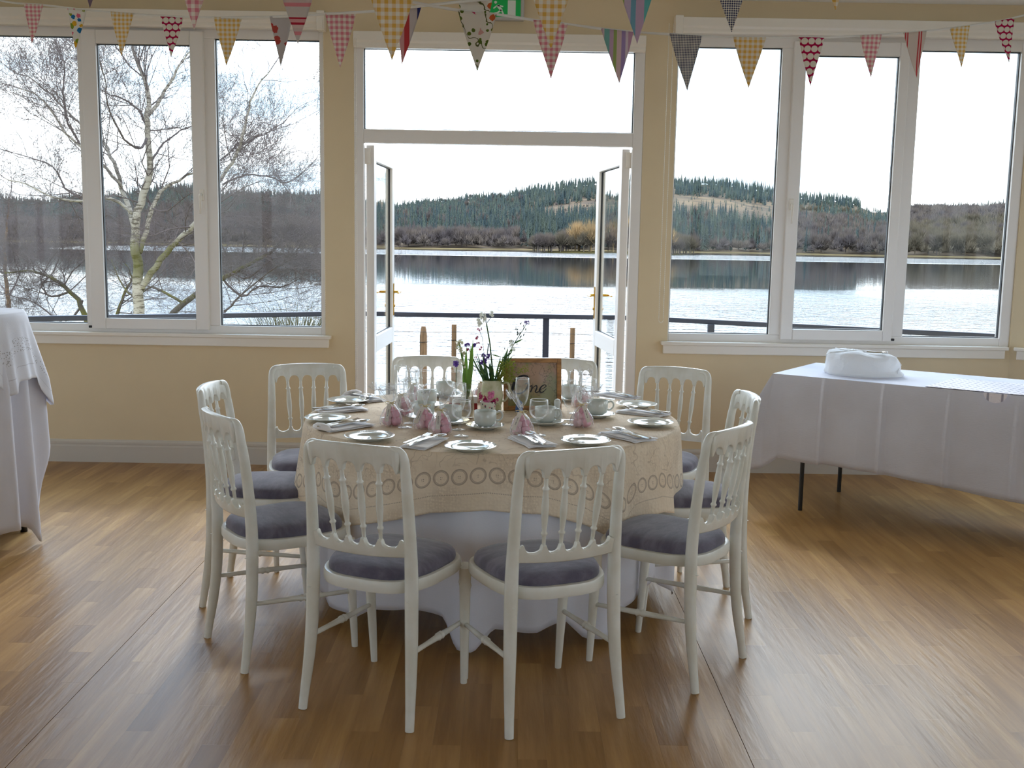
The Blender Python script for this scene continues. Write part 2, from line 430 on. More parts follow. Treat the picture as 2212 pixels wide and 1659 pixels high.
# windows: fixed panes each side, opening sash between
def beam(mb, x0, x1, z0, z1, y0, y1): mb.box((x0, y0, z0), (x1, y1, z1))
def ring(mb, x0, x1, z0, z1, wL, wR, wT, wB, y0, y1):
    mb.box((x0, y0, z0), (x0+wL, y1, z1)); mb.box((x1-wR, y0, z0), (x1, y1, z1))
    mb.box((x0+wL, y0, z1-wT), (x1-wR, y1, z1)); mb.box((x0+wL, y0, z0), (x1-wR, y1, z0+wB))
def make_window(name, p0, d, x0, x1, z0, z1, div, handle_side=1, detail=True, mirror=False):
    """three-light casement; p0/d place it in plan; div = (left pane x0,x1, sash x0,x1, pane x0,x1, right pane x0,x1)"""
    rz = math.atan2(d[1], d[0]); root = empty(name, (p0[0], p0[1], 0), rz, kind='structure')
    A0, A1, S0, S1, B0, B1, C0, C1 = div; zb, zt = z0+.055, z1-.075
    y0, y1 = .012, .082
    mb = MB(); ring(mb, x0, x1, z0, z1, A0-x0, x1-C1, .075, .055, y0, y1)
    mb.box((A1, y0, zb), (B0-.045, y1, zt)); mb.box((B1+.045, y0, zb), (C0, y1, zt))
    mb.build('window_frame', M['upvc'], root, False, bevel=.004)
    mb = MB(); ring(mb, S0, S1, z0+.025, z1-.035, B0-S0, S1-B1, .085, .07, -.012, .03)
    sash = mb.build('sash', M['upvc'], root, False, bevel=.006)
    # beads around glass
    mb = MB()
    for a, b, zz0, zz1, yy in ((A0, A1, zb, zt, y0+.012), (C0, C1, zb, zt, y0+.012), (B0, B1, z0+.095, z1-.12, -.002)):
        ring(mb, a, b, zz0, zz1, .005, .005, .005, .005, yy+.012, yy+.034)
    tag(mb.build('gasket', M['gasket'], root, False), kind=None)
    for a, b, zz0, zz1, yy in ((A0, A1, zb, zt, .045), (B0, B1, z0+.095, z1-.12, .02), (C0, C1, zb, zt, .045)):
        MB().box((a-.003, yy, zz0-.003), (b+.003, yy+.004, zz1+.003)).build('pane', M['glass'], root, False)
    if detail:
        hx = (S1-.028) if handle_side > 0 else (S0+.028); hz = 1.74
        mb = MB().box((hx-.014, -.024, hz-.035), (hx+.014, -.012, hz+.035))
        h = mb.build('handle', M['gloss'], root, False, bevel=.004)
        m2 = MB().tube([(hx, -.024, hz), (hx, -.045, hz), (hx, -.05, hz-.02), (hx, -.048, hz-.12)], [.008, .009, .009, .006], 8)
        m2.build('lever', M['gloss'], h)
        bx = (S0-.005) if handle_side > 0 else (S1+.005)
        MB().box((bx-.01, -.02, z0+.03), (bx+.01, -.004, z0+.045)).build('hinge_cap', M['black'], root, False, bevel=.003)
    return root
def X(px, py=400): return float(onY(px, py, WY+.02)[0])
w1 = (-3.66, X(178), X(200), X(448), X(221.5), X(419.5), X(470.5), X(692.5))
w2 = (X(1455.5), X(1676), X(1699), X(1941), X(1725.5), X(1923.5), X(1970), X(2184))
make_window('window_1', (0, WY), (1, 0), OPW1[0], OPW1[1], .853, 2.78, (w1[0]+.05, w1[1], w1[2]-.03, w1[3], w1[4], w1[5], w1[6], w1[7]), 1)
make_window('window_2', (0, WY), (1, 0), OPW2[0], OPW2[1], .853, 2.78, (w2[0], w2[1], w2[2], w2[3]+.01, w2[4], w2[5], w2[6], w2[7]), -1)
def std(x0, x1):
    w = x1-x0; return (x0+.06, x0+.31*w, x0+.33*w, x0+.67*w, x0+.36*w, x0+.64*w, x0+.69*w, x1-.06)
def far_window(i, p0, d, a, b, z0=.853): make_window('window_%d' % i, p0, d, a, b, z0, 2.78, std(a, b), 1, False)
far_window(3, RC, RD, .14, 2.36); far_window(4, LE, -LD, .24, 2.46)
far_window(5, RE, (0, -1), .4, 2.6); far_window(6, RE, (0, -1), 3.4, 5.6); far_window(7, RE, (0, -1), 6.2, 8.2)  # right side windows: out of view, added to brighten the room
far_window(8, (LE[0], BACK), (0, 1), SIDEL-2.6, SIDEL-.4); far_window(9, (LE[0], BACK), (0, 1), SIDEL-5.6, SIDEL-3.4); far_window(10, (LE[0], BACK), (0, 1), .4, 2.4)  # left side windows: unseen, added for the same extra daylight
for i_, (a_, b_) in enumerate(((.5, 3.4), (7.4, 10.3))): far_window(11+i_, (RE[0], BACK), (-1, 0), a_, b_)  # rear windows behind the camera, added as fill light
def sill(name, p0, d, a, b):
    mb = MB(); mb.box((a, -.055, .835), (b, .03, .858)); mb.box((a+.015, -.036, .778), (b-.015, -.001, .835))
    tag(mb.build(name, M['gloss'], None, False, loc=(p0[0], p0[1], 0), rotz=math.atan2(d[1], d[0]), bevel=.005), kind='structure')
sill('trim_1', (0, WY), (1, 0), -3.73, -1.172); sill('trim_2', (0, WY), (1, 0), .955, 3.19)
sill('trim_3', RC, RD, .03, 2.5); sill('trim_4', LE, -LD, .1, 2.57)

# french door: frame, transom light, two leaves opened outwards
door = empty('door_1', (0, WY, 0), 0, kind='structure')
dl, dr = X(787), X(1363)
mb = MB(); ring(mb, OPD[0], OPD[1], 0, OPD[3], dl-OPD[0], OPD[1]-dr, .075, .012, .0, .07)
mb.box((dl, .0, 2.083), (dr, .07, 2.168))
mb.build('door_frame', M['upvc'], door, False, bevel=.005)
MB().box((dl-.003, .03, 2.165), (dr+.003, .035, 2.668)).build('pane', M['glass'], door, False)
mb = MB(); ring(mb, dl, dr, 2.168, 2.665, .005, .005, .005, .005, .022, .06); mb.build('gasket', M['gasket'], door, False)
LEAFM = mat('leaf_edge', lin((196, 184, 182)), .4)
def leaf(x, ang, s):
    """s=+1 left leaf (hinge at its left), local: length along +x from hinge, face y"""
    o = empty('door_leaf', (x, .075, 0), ang); o.parent = door
    Ln, t = .86, .052; H0, H1 = .02, 2.075
    y0, y1 = (-t, 0) if s > 0 else (0, t)
    mb = MB(); ring(mb, 0, Ln, H0, H1, .088, .088, .10, .16, y0, y1); mb.box((.088, y0, .735), (Ln-.088, y1, .845))
    mb.build('leaf_frame', M['upvc'], o, False, bevel=.005)
    for a, b in ((H0+.16, .735), (.845, H1-.10)):
        MB().box((.085, (y0+y1)/2-.002, a-.003), (Ln-.085, (y0+y1)/2+.002, b+.003)).build('pane', M['glass'], o, False)
    mb = MB()
    for a, b in ((H0+.16, .735), (.845, H1-.10)): ring(mb, .088, Ln-.088, a, b, .005, .005, .005, .005, (y0+y1)/2-.007, (y0+y1)/2+.007)
    mb.build('gasket', M['gasket'], o, False)
    for sg in (-1, 1):
        yf = y1 if sg > 0 else y0; hx = Ln-.045
        mb = MB().box((hx-.014, min(yf, yf+sg*.006), .93), (hx+.014, max(yf, yf+sg*.006), 1.16)); 
        mb.tube([(hx, yf+sg*.005, 1.10), (hx, yf+sg*.045, 1.10), (hx-.02, yf+sg*.052, 1.10), (hx-.11, yf+sg*.05, 1.098)], [.010, .010, .010, .007], 8)
        mb.tube([(hx, yf, 1.0), (hx, yf+sg*.012, 1.0)], .011, 10)
        mb.build('door_handle', M['brass'], o, True, auto=35)
    mb = MB().box((-.012, -.03, H1-.12), (.012, .03, H1-.02)); mb.box((-.012, -.03, .15), (.012, .03, .25)); mb.build('hinge', M['gloss'], o, False, bevel=.003)
leaf(dl+.004, math.radians(90-2.2), 1)
leaf(dr-.004, math.radians(90+6.3), -1)
tag(MB().box((OPD[0]+.005, -.0, -.0), (OPD[1]-.005, .12, .012)).build('trim_5', M['gloss'], None, False, loc=(0, WY, 0), bevel=.003), kind='structure')

# ------------------------------------------------------------------ outside: ground, water, hills
ZW = -3.2
def ptan(px, py):
    r = ray(px, py); return float(r[0]/r[1]), float(r[2]/r[1])     # lateral and vertical slope per unit Y
def water_mat():
    m = bpy.data.materials.new('loch_water'); m.use_nodes = True; nt = m.node_tree; b = nt.nodes['Principled BSDF']
    b.inputs['Base Color'].default_value = (.012, .02, .028, 1); b.inputs['Roughness'].default_value = .03; b.inputs['IOR'].default_value = 1.33
    P = position(nt); x, y, z = xyz(nt, P)
    onset = (noise(nt, P, .02, 3, .6)*70.0 + 38.0)        # calm further out than this
    near = (y - onset).ramp(-10.0, 40.0, 1.0, 0.0)
    band = (y+noise(nt, P, .012, 2)*30.0)
    strip = band.ramp(285, 300)*band.ramp(372, 386, 1, 0)*(x+y*.25).ramp(-60, 10)
    cbn = nt.nodes.new('ShaderNodeCombineXYZ'); nt.links.new((x*.55).s, cbn.inputs[0]); nt.links.new(y.s, cbn.inputs[1])
    wv = noise(nt, cbn.outputs[0], 1.1, 4, .62)
    amt = near*y.ramp(22, 120, .09, 1.2) + strip*1.5 + .010
    h = wv*amt
    bn = nt.nodes.new('ShaderNodeBump'); bn.inputs['Strength'].default_value = 1.0; bn.inputs['Distance'].default_value = .5
    nt.links.new(h.s, bn.inputs['Height']); nt.links.new(bn.outputs[0], b.inputs['Normal'])
    return m
mb = MB(); mb.add([(-900, 12.5, ZW), (900, 12.5, ZW), (900, 700, ZW), (-900, 700, ZW)], [(0, 1, 2, 3)])
tag(mb.build('loch', water_mat(), smooth=False), 'calm grey loch with a bright ruffled strip and a dark reflection of the hills', 'water', kind='structure')

# skyline of the hills read at a series of bearings
SKY = [(-900, 395), (-300, 408), (0, 432), (60, 440), (110, 441), (165, 428), (225, 428), (300, 417), (330, 408), (400, 404), (470, 418), (560, 421), (640, 424), (700, 424), (780, 436), (860, 444), (895, 440), (905, 437), (960, 432), (1010, 426), (1100, 417), (1180, 402), (1250, 391), (1300, 386), (1380, 383), (1460, 386), (1560, 388), (1640, 402), (1680, 410), (1740, 420), (1830, 426), (1855, 434), (1872, 448), (1915, 448), (1970, 441), (2060, 438), (2120, 436), (2212, 428), (2600, 415), (3200, 400)]
sx = [ptan(p, q)[0] for p, q in SKY]; sz = [ptan(p, q)[1] for p, q in SKY]
pxs = [p for p, q in SKY]
RIDGE = 980.0
def shore_y(tx):
    return 436+14*math.sin(tx*9)+7*math.sin(tx*31+1)
def terr(tx, t):
    ys = shore_y(tx); zr = 1.5+RIDGE*np.interp(tx, sx, sz)-4
    Y = ys+(RIDGE-ys)*t
    if t <= 1: z = ZW+.3+(zr-ZW)*(.80*t+.20*t*t) + (3.0*math.sin(tx*23+t*7)+1.6*math.sin(tx*61-t*13))*min(1, t*3)*(1-t)
    else: z = zr - (t-1)*60
    return (tx*Y, Y, z)
def terrain():
    mb = MB(); NU, NV = 260, 26
    def fn(u, v):
        tx = -1.5+3.0*u; t = v*1.25
        p = list(terr(tx, t))
        if v == 0: p[2] = ZW-.5
        return tuple(p)
    mb.grid(fn, NU, NV); return mb
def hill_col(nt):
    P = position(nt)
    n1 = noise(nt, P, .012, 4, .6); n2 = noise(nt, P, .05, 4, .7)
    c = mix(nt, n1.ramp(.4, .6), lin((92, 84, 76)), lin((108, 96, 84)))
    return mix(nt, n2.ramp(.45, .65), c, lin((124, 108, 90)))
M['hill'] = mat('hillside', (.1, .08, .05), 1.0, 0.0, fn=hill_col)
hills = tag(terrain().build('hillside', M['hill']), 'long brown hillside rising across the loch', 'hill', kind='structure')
# narrow pale shore line
mb = MB()
mb.grid(lambda u, v: (lambda tx: (tx*(shore_y(tx)-2+v*3), shore_y(tx)-1+v*2, ZW+.08+v*.22))(-1.2+2.4*u), 200, 1)
tag(mb.build('shore_bank', mat('shore_grass', lin((128, 114, 82)), 1, 0)), 'thin straw coloured bank along the far shore', 'bank', kind='structure')

def hazy_foliage(name, a, b, s=.35):  # far tree colours are paled and greyed to carry distance haze
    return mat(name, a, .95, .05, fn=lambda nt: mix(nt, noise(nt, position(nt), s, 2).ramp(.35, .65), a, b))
FM = {'conifer': hazy_foliage('conifer_needles', lin((66, 80, 84)), lin((90, 100, 90)), .10),
      'bare': hazy_foliage('bare_twigs', lin((104, 97, 98)), lin((120, 110, 102)), .15),
      'olive': hazy_foliage('olive_twigs', lin((104, 97, 84)), lin((120, 111, 96)), .15),
      'larch': hazy_foliage('larch_twigs', lin((176, 150, 112)), lin((142, 126, 98)), .2)}
def conifer_arr(seed, fine=0):
    """drooping boughs as slivers in whorls round a slim dark core"""
    r = random.Random(seed); V = []; Fc = []; n = 5
    for k in range(n):
        a = 2*PI*k/n; V.append((.075*math.cos(a), .075*math.sin(a), .04))
    V.append((0, 0, 1.02))
    for k in range(n): Fc.append((k, (k+1) % n, n))
    lv = 20 if fine else 11; wh = 9 if fine else 5; sw = .020 if fine else .040
    for j in range(lv):
        z = .07+.86*(j/(lv-1)); R0_ = .27*(1-z)**.85+.010
        for k in range(wh):
            a = r.uniform(0, 2*PI); rr = R0_*r.uniform(.65, 1.15); o = len(V)
            c, s_ = math.cos(a), math.sin(a); sw = (.022 if fine else .045)*(1.15-z); dr = rr*r.uniform(.05, .45)
            V += [(-s_*sw, c*sw, z+.055), (s_*sw, -c*sw, z+.055), (rr*c, rr*s_, z-dr)]; Fc.append((o, o+1, o+2))
    V.append((0, 0, 1.0)); 
    return np.array(V), Fc
def bush_arr(seed, fine=0):
    """fan of upswept twig slivers round a leaning trunk"""
    r = random.Random(seed); V = []; Fc = []
    N_ = 430 if fine else 130; w_ = .010 if fine else .026
    for i in range(N_):
        a = r.uniform(0, 2*PI); el = r.uniform(-.25, 1.45)
        rad = Vector((math.cos(a)*math.cos(el)*.40, math.sin(a)*math.cos(el)*.40, .47*math.sin(el)))
        tip = Vector((0, 0, .50))+rad*r.uniform(.55, 1.08)
        b0 = Vector((0, 0, .42))+rad*r.uniform(.1, .5)+Vector((r.gauss(0, .05), r.gauss(0, .05), -.10*r.random()))
        d = tip-b0; sd = d.cross(Vector((r.gauss(0, 1), r.gauss(0, 1), r.gauss(0, 1)))).normalized()*w_*r.uniform(.6, 1.3)
        o = len(V); V += [tuple(b0+sd), tuple(b0-sd), tuple(tip)]; Fc += [(o, o+1, o+2)]
    return np.array(V), Fc
def bush_tree_mesh(seed):
    V, Fc = bush_arr(seed, 1); mb = MB().add(V.tolist(), Fc); mb.tube([(0, 0, 0), (0.01, 0, .2), (0, 0, .5)], [.022, .017, .008], 5); mb.tube([(0, 0, .15), (.12, 0, .45)], [.012, .006], 4); mb.tube([(0, 0, .18), (-.1, .05, .5)], [.012, .006], 4); return mb
def con_tree_mesh(seed):
    V, Fc = conifer_arr(seed, 1); mb = MB().add(V.tolist(), Fc); mb.tube([(0, 0, 0), (0, 0, .15)], [.025, .02], 5); return mb
TR = random.Random(11)
trees = []     # (kind, x,y,z,h)
def px_of(tx): return np.interp(tx, sx, pxs)
def kind_at(px, t, r):
    n = r.random()
    if px < 750:
        lim = .30+.05*math.sin(px*.02)
        if t < lim: return ('bare', 7) if n < .9 else ('conifer', 8)
        return ('conifer', 10) if n < .88 else ('bare', 8)
    if px < 1130:
        if t < .07: return ('bare', 7.5)
        if t < .50: return ('conifer', 9.5) if n < .88 else ('bare', 8)
        if px > 1000 and t < .64: return ('bare', 3) if n < .25 else None
        return ('conifer', 9) if n < .9 else ('bare', 7)
    if px < 1440:
        if t < .38: return ('conifer', 10)
        if t < .62: return ('bare', 2.5) if n < .10 else None
        return ('conifer', 9)
    if px < 1690:
        lim = .42-.22*max(0, (px-1450)/240)
        if t < lim: return ('conifer', 10) if n < .9 else ('bare', 8)
        if t < .70: return ('conifer', 3.5) if n < .10 else None
        return ('conifer', 8.5)
    if px < 1940:
        if t > .80 and px < 1862: return ('conifer', 8)
        if t > .70: return ('conifer', 5) if n < .35 else None
        if 1780 < px+30*n and .42 < t < .66: return ('conifer', 10) if n < .7 else ('olive', 7)
        if t < .42: return ('bare', 8) if n < .85 else ('conifer', 9)
        return ('olive', 5) if n < .55 else None
    if t > .86: return ('conifer', 6) if n < .35 else None
    if t > .74: return ('conifer', 7) if n < .7 else ('olive', 5)
    if t > .40: return ('bare', 9) if n < .9 else ('conifer', 7)
    return ('olive', 9) if n < .8 else ('bare', 9)
for i in range(26000):
    tx = TR.uniform(-.85, .85); t = TR.random()**.9
    if t < .012: continue
    kd = kind_at(px_of(tx), t, TR)
    if not kd: continue
    p = terr(tx, min(t, 1.0)); trees.append((kd[0], p[0]+TR.uniform(-2, 2), p[1], p[2], kd[1]*TR.uniform(.7, 1.25)))
for i in range(420):     # scrub down to the water's edge
    tx = TR.uniform(-.6, .6); pxx = px_of(tx); kd = 'olive' if pxx > 1940 else 'bare'
    p = terr(tx, TR.uniform(.004, .03)); trees.append((kd, p[0], p[1], p[2]-.5, TR.uniform(3, 7.5)))
for i in range(1100):     # denser ridge line
    tx = -.62+1.22*i/1100+TR.uniform(-.002, .002); pxx = px_of(tx)
    if 1862 < pxx: 
        if TR.random() > .25: continue
    p = terr(tx, TR.uniform(.97, 1.0)); trees.append(('conifer', p[0], p[1], p[2], TR.uniform(4, 7.5)*(.7 if pxx < 700 else 1)))
# wooded islet
isl = []
for i in range(120):
    u = TR.random(); px = 1150+u*350; e = max(.55, 1-abs(u-.52)*.85)
    tx = ptan(px, 530)[0]; Y = TR.uniform(362, 376)
    kd = 'larch' if (TR.random() < .35 and .18 < u < .85) else ('bare' if TR.random() < .45 else 'olive')
    h = (14.5 if kd == 'larch' else 11.0)*e*TR.uniform(.75, 1.15)
    isl.append((kd, tx*Y, Y, ZW+.2, h))
x0i, x1i = ptan(1142, 540)[0]*369, ptan(1506, 540)[0]*369
mb = MB(); mb.grid(lambda u, v: ((x0i+x1i)/2+(x1i-x0i)/2*math.cos(2*PI*u)*(1-v), 369+11*math.sin(2*PI*u)*(1-v), ZW-.4+1.1*min(1, v*3)), 40, 4, wrap=True)
islet = tag(mb.build('islet', mat('islet_bank', lin((92, 86, 56)), 1, 0)), 'low islet of bare and golden trees on the loch', 'islet')
protos = {}
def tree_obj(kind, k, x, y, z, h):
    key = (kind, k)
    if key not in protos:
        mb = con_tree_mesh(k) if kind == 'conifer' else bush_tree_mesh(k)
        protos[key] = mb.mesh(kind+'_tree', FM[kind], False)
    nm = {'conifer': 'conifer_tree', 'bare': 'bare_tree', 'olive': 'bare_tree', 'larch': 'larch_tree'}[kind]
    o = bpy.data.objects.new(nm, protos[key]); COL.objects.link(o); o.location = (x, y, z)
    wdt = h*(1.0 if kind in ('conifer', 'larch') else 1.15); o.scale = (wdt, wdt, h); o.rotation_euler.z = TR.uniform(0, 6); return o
def place_of(px):
    for lim, w_ in ((205, "in the left window's left pane"), (445, "in the left window's middle sash"), (760, "in the left window's right pane"), (1340, 'in the open doorway'),
                    (1690, "in the right window's left pane"), (1945, "in the right window's middle sash")):
        if px < lim: return w_
    return "in the right window's right pane"
WORD = {'conifer': 'dark green conifer', 'bare': 'leafless grey brown tree', 'olive': 'olive brown leafless tree', 'larch': 'golden larch'}
def tree_tag(o, t, on_isl):
    px = float(px_of(t[1]/t[2])); w_ = place_of(px); k = WORD[t[0]]
    if on_isl: where = 'on the islet'
    else:
        f = (t[2]-436)/(RIDGE-436); where = 'by the far shore' if f < .12 else ('on the hillside' if f < .85 else 'on the skyline')
    tag(o, '%s %s, seen %s' % (k, where, w_), 'tree', '%s%s %s %s' % (k, 'es' if k.endswith('ch') else 's', where, w_))
for t in isl:
    o = tree_obj(t[0], TR.randrange(4), *t[1:]); tree_tag(o, t, True)
def in_view(t):
    tx = t[1]/t[2]; p = px_of(tx)
    return (0 < p < 178) or (215 < p < 425) or (470 < p < 695) or (860 < p < 1290) or (1450 < p < 1675) or (1720 < p < 1925) or (1955 < p < 2180)
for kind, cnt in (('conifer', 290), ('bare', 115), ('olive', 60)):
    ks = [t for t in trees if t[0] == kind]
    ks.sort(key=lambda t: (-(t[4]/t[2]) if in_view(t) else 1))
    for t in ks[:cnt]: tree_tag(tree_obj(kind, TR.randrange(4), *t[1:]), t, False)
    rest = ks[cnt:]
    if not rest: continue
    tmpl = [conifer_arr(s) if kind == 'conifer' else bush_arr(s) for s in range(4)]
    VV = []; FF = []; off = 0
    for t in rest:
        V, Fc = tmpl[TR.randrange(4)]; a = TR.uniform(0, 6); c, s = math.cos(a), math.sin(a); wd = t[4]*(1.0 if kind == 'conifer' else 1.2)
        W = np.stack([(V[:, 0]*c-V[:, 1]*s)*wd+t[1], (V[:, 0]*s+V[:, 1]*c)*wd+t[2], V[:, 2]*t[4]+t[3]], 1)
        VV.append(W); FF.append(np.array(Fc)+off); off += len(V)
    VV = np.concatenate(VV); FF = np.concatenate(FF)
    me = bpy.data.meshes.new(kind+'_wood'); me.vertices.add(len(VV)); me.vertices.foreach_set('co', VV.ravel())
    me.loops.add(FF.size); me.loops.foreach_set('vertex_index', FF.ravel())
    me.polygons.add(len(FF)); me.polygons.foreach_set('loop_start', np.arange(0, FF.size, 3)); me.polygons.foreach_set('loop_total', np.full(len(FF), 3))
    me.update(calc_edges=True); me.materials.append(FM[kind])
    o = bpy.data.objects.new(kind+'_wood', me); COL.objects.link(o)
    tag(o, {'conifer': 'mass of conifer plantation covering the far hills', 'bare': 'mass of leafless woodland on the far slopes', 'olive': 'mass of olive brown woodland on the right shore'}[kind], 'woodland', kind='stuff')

# terrace, bank and railing
mb = MB(); tp = [(-4.2, WY+.24), (4.2, WY+.24), (3.6, 7.35), (1.0, 8.75), (-1.35, 8.7), (-3.6, 7.6)]
tp = [(-6.5, WY+.2), (6.5, WY+.2), (6.5, 6.9), (3.5, 7.5), (1.0, 8.75), (-1.35, 8.7), (-3.5, 7.7), (-6.5, 6.9)]
mb.add([(x, y, -.10) for x, y in tp]+[(x, y, -.6) for x, y in tp], [tuple(reversed(range(8))), tuple(range(8, 16))]+[(i, (i+1) % 8, 8+(i+1) % 8, 8+i) for i in range(8)])
tag(mb.build('terrace', M['stone'], smooth=False), 'grey paved terrace outside the french doors', 'terrace', kind='structure')
def bank(u, v):
    x = -30+60*u; y = 6.2+v*9.5
    z = -.30-.12*math.sin(x*1.3)*.3 - max(0, (y-10.3))*.70 + .05*math.sin(x*2.1+y*3)
    return (x, y, min(z, -.2))
mb = MB(); mb.grid(bank, 90, 24)
tag(mb.build('grass_bank', mat('bank_grass', lin((110, 108, 62)), 1, 0, fn=lambda nt: mix(nt, noise(nt, position(nt), 1.4, 4).ramp(.35, .65), lin((92, 98, 48)), lin((140, 120, 76))))), 'rough grassy bank dropping to the loch below the terrace', 'bank', kind='structure')
RP = [(-6.2, 6.6), (-3.9, 7.15), (-1.3, 8.42), (.95, 8.45), (3.6, 7.13), (6.3, 6.3)]
rail = empty('metal_railing', (0, 8.4, -.1), 0, 'dark blue grey metal railing around the terrace', 'railing')
def rl(p): return (p[0], p[1]-8.4, p[2]+.1)
for a, b in zip(RP, RP[1:]):
    v = np.array(b)-np.array(a); L = np.linalg.norm(v)
    mb = MB().box((-.012, -.024, -.021), (L+.012, .024, .017))
    mb.build('top_rail', M['rail'], rail, False, loc=rl((a[0], a[1], .885)), rotz=math.atan2(v[1], v[0]), bevel=.006)
    MB().box((0, -.012, -.012), (L, .012, .012)).build('bottom_rail', M['rail'], rail, False, loc=rl((a[0], a[1], -.03)), rotz=math.atan2(v[1], v[0]))
for px_, yy in ((1179.5, 8.45), (1536, 8.12), (105, 7.52)):
    x = float(onY(px_, 700, yy)[0]); MB().box((-.025, -.02, -.1), (.025, .02, .865)).build('post', M['rail'], rail, False, loc=rl((x, yy, 0)), bevel=.004)
for p in RP[1:5]: MB().box((-.025, -.02, -.1), (.025, .02, .865)).build('post', M['rail'], rail, False, loc=rl((p[0], p[1], 0)), bevel=.004)
# stock fence of wooden posts and wire behind the railing
FPX_ = [(915, 705, 'tapered round-topped wooden fence post seen left of centre beyond the railing', .072, 1), (981, 701, 'slim square fence post beside the tapered post', .045, 0), (1237, 708, 'slim square fence post right of the railing upright', .045, 0),
        (1491, 718, 'slim fence post top showing at the foot of the right window near its left edge', .045, 0), (2013, 724, 'slim fence post top showing low in the right window near its right edge', .045, 0)]
fy = 10.0
for px_, py_, lb, wd, tap in FPX_:
    p = onY(px_, py_, fy); o = empty('fence_post', (p[0], fy, -.35), 0, lb, 'post', 'stock fence posts beyond the terrace')
    h = p[2]+.35; mb = MB()
    if tap: mb.tube([(0, 0, -.2), (0, 0, h-.09), (0, 0, h-.03), (0, 0, h)], [wd*.55, wd*.5, wd*.38, wd*.28], 9)
    else: mb.box((-wd/2, -wd/2, -.2), (wd/2, wd/2, h))
    mb.build('post_body', M['postw'], o, bool(tap), auto=40)
    mb = MB()
    for zz in (.15, .32, .62): mb.tube([(-wd*.52, -wd*.56, h-zz), (wd*.52, -wd*.56, h-zz+.004)], .003, 5)
    mb.build('staple', M['black'], o)
for zz, lb in ((.62, 'upper'), (.36, 'middle'), (.12, 'lower')):
    mb = MB(); pts = [(x, fy-.06, zz-.02*abs(math.sin(x*.9))) for x in np.linspace(-6, 6, 40)]
    mb.tube(pts, .0022, 4)
    tag(mb.build('fence_wire', M['black']), '%s strand of thin wire on the stock fence beyond the railing' % lb, 'wire', 'fence wires beyond the terrace')
# grass tufts and shrubs
def tuft(x, y, z, h, n, lb, sp=.25, m='grass', name='grass_tuft', cat='grass', tilt=.5):
    mb = MB(); r = random.Random(int(x*100)+int(y*37))
    for i in range(n):
        a = r.uniform(0, 2*PI); rr = r.random()*sp; bx, by = rr*math.cos(a), rr*math.sin(a)
        l = h*r.uniform(.5, 1.05); dx_, dy_ = r.uniform(-tilt, tilt)*l, r.uniform(-tilt, tilt)*l
        wv = .004+.003*r.random()
        mb.add([(bx-wv, by, 0), (bx+wv, by, 0), (bx+dx_*.4+wv*.8, by+dy_*.4, l*.6), (bx+dx_*.4-wv*.8, by+dy_*.4, l*.6), (bx+dx_, by+dy_, l)], [(0, 1, 2, 3), (3, 2, 4)])
    tag(mb.build(name, M[m], None, False, loc=(x, y, z)), lb, cat)
for px_, lb, h, sp in ((852, 'tuft of grass seen through the left door glass', .42, .22), (945, 'reddish dry grass tuft seen between the spindles of the back left chair', .40, .16), (990, 'dry grass tuft behind the hyacinth bottle', .35, .2), (1210, 'grass tuft behind the framed table number', .35, .3), (1317, 'green and straw grass tuft seen through the right door glass', .42, .22)):
    p = onY(px_, 830, 9.3); tuft(p[0], 9.3, -.3, h, 260, lb, sp)
mt = mat('gorse', lin((98, 94, 62)), .9); M['gorse'] = mt
p = onY(637, 706, 9.6); tuft(p[0], 9.6, -.1, .98, 700, 'dry spiky shrub low behind the railing in the left window', .26, 'gorse', 'shrub', 'shrub', .42)

# birch tree: main limbs then forked twigs
def bark(nt):
    v = coords(nt, 'Object', (1.5, 1.5, 7.0)); P = position(nt); x, y, z = xyz(nt, P)
    a = noise(nt, v, 4.5, 4, .7)
    c = mix(nt, a.ramp(.50, .60), lin((186, 178, 166)), lin((112, 104, 92)))
    moss = noise(nt, P, 1.6, 2).ramp(.38, .6)*z.ramp(1.3, 1.55, 1, 0)*z.ramp(.8, 1.05)*.8
    return mix(nt, moss, c, lin((98, 96, 44)))
M['birch'] = mat('birch_bark', (.5, .5, .45), .85, .2, fn=bark)
M['twig'] = mat('birch_twigs', lin((112, 102, 102)), .9, .1)  # lightened so the tone itself carries glare from the sky
M['oakbark'] = mat('oak_bark', lin((104, 98, 84)), .9, .1, fn=lambda nt: mix(nt, noise(nt, position(nt), 2.5, 3).ramp(.4, .6), lin((96, 90, 82)), lin((116, 112, 66))))
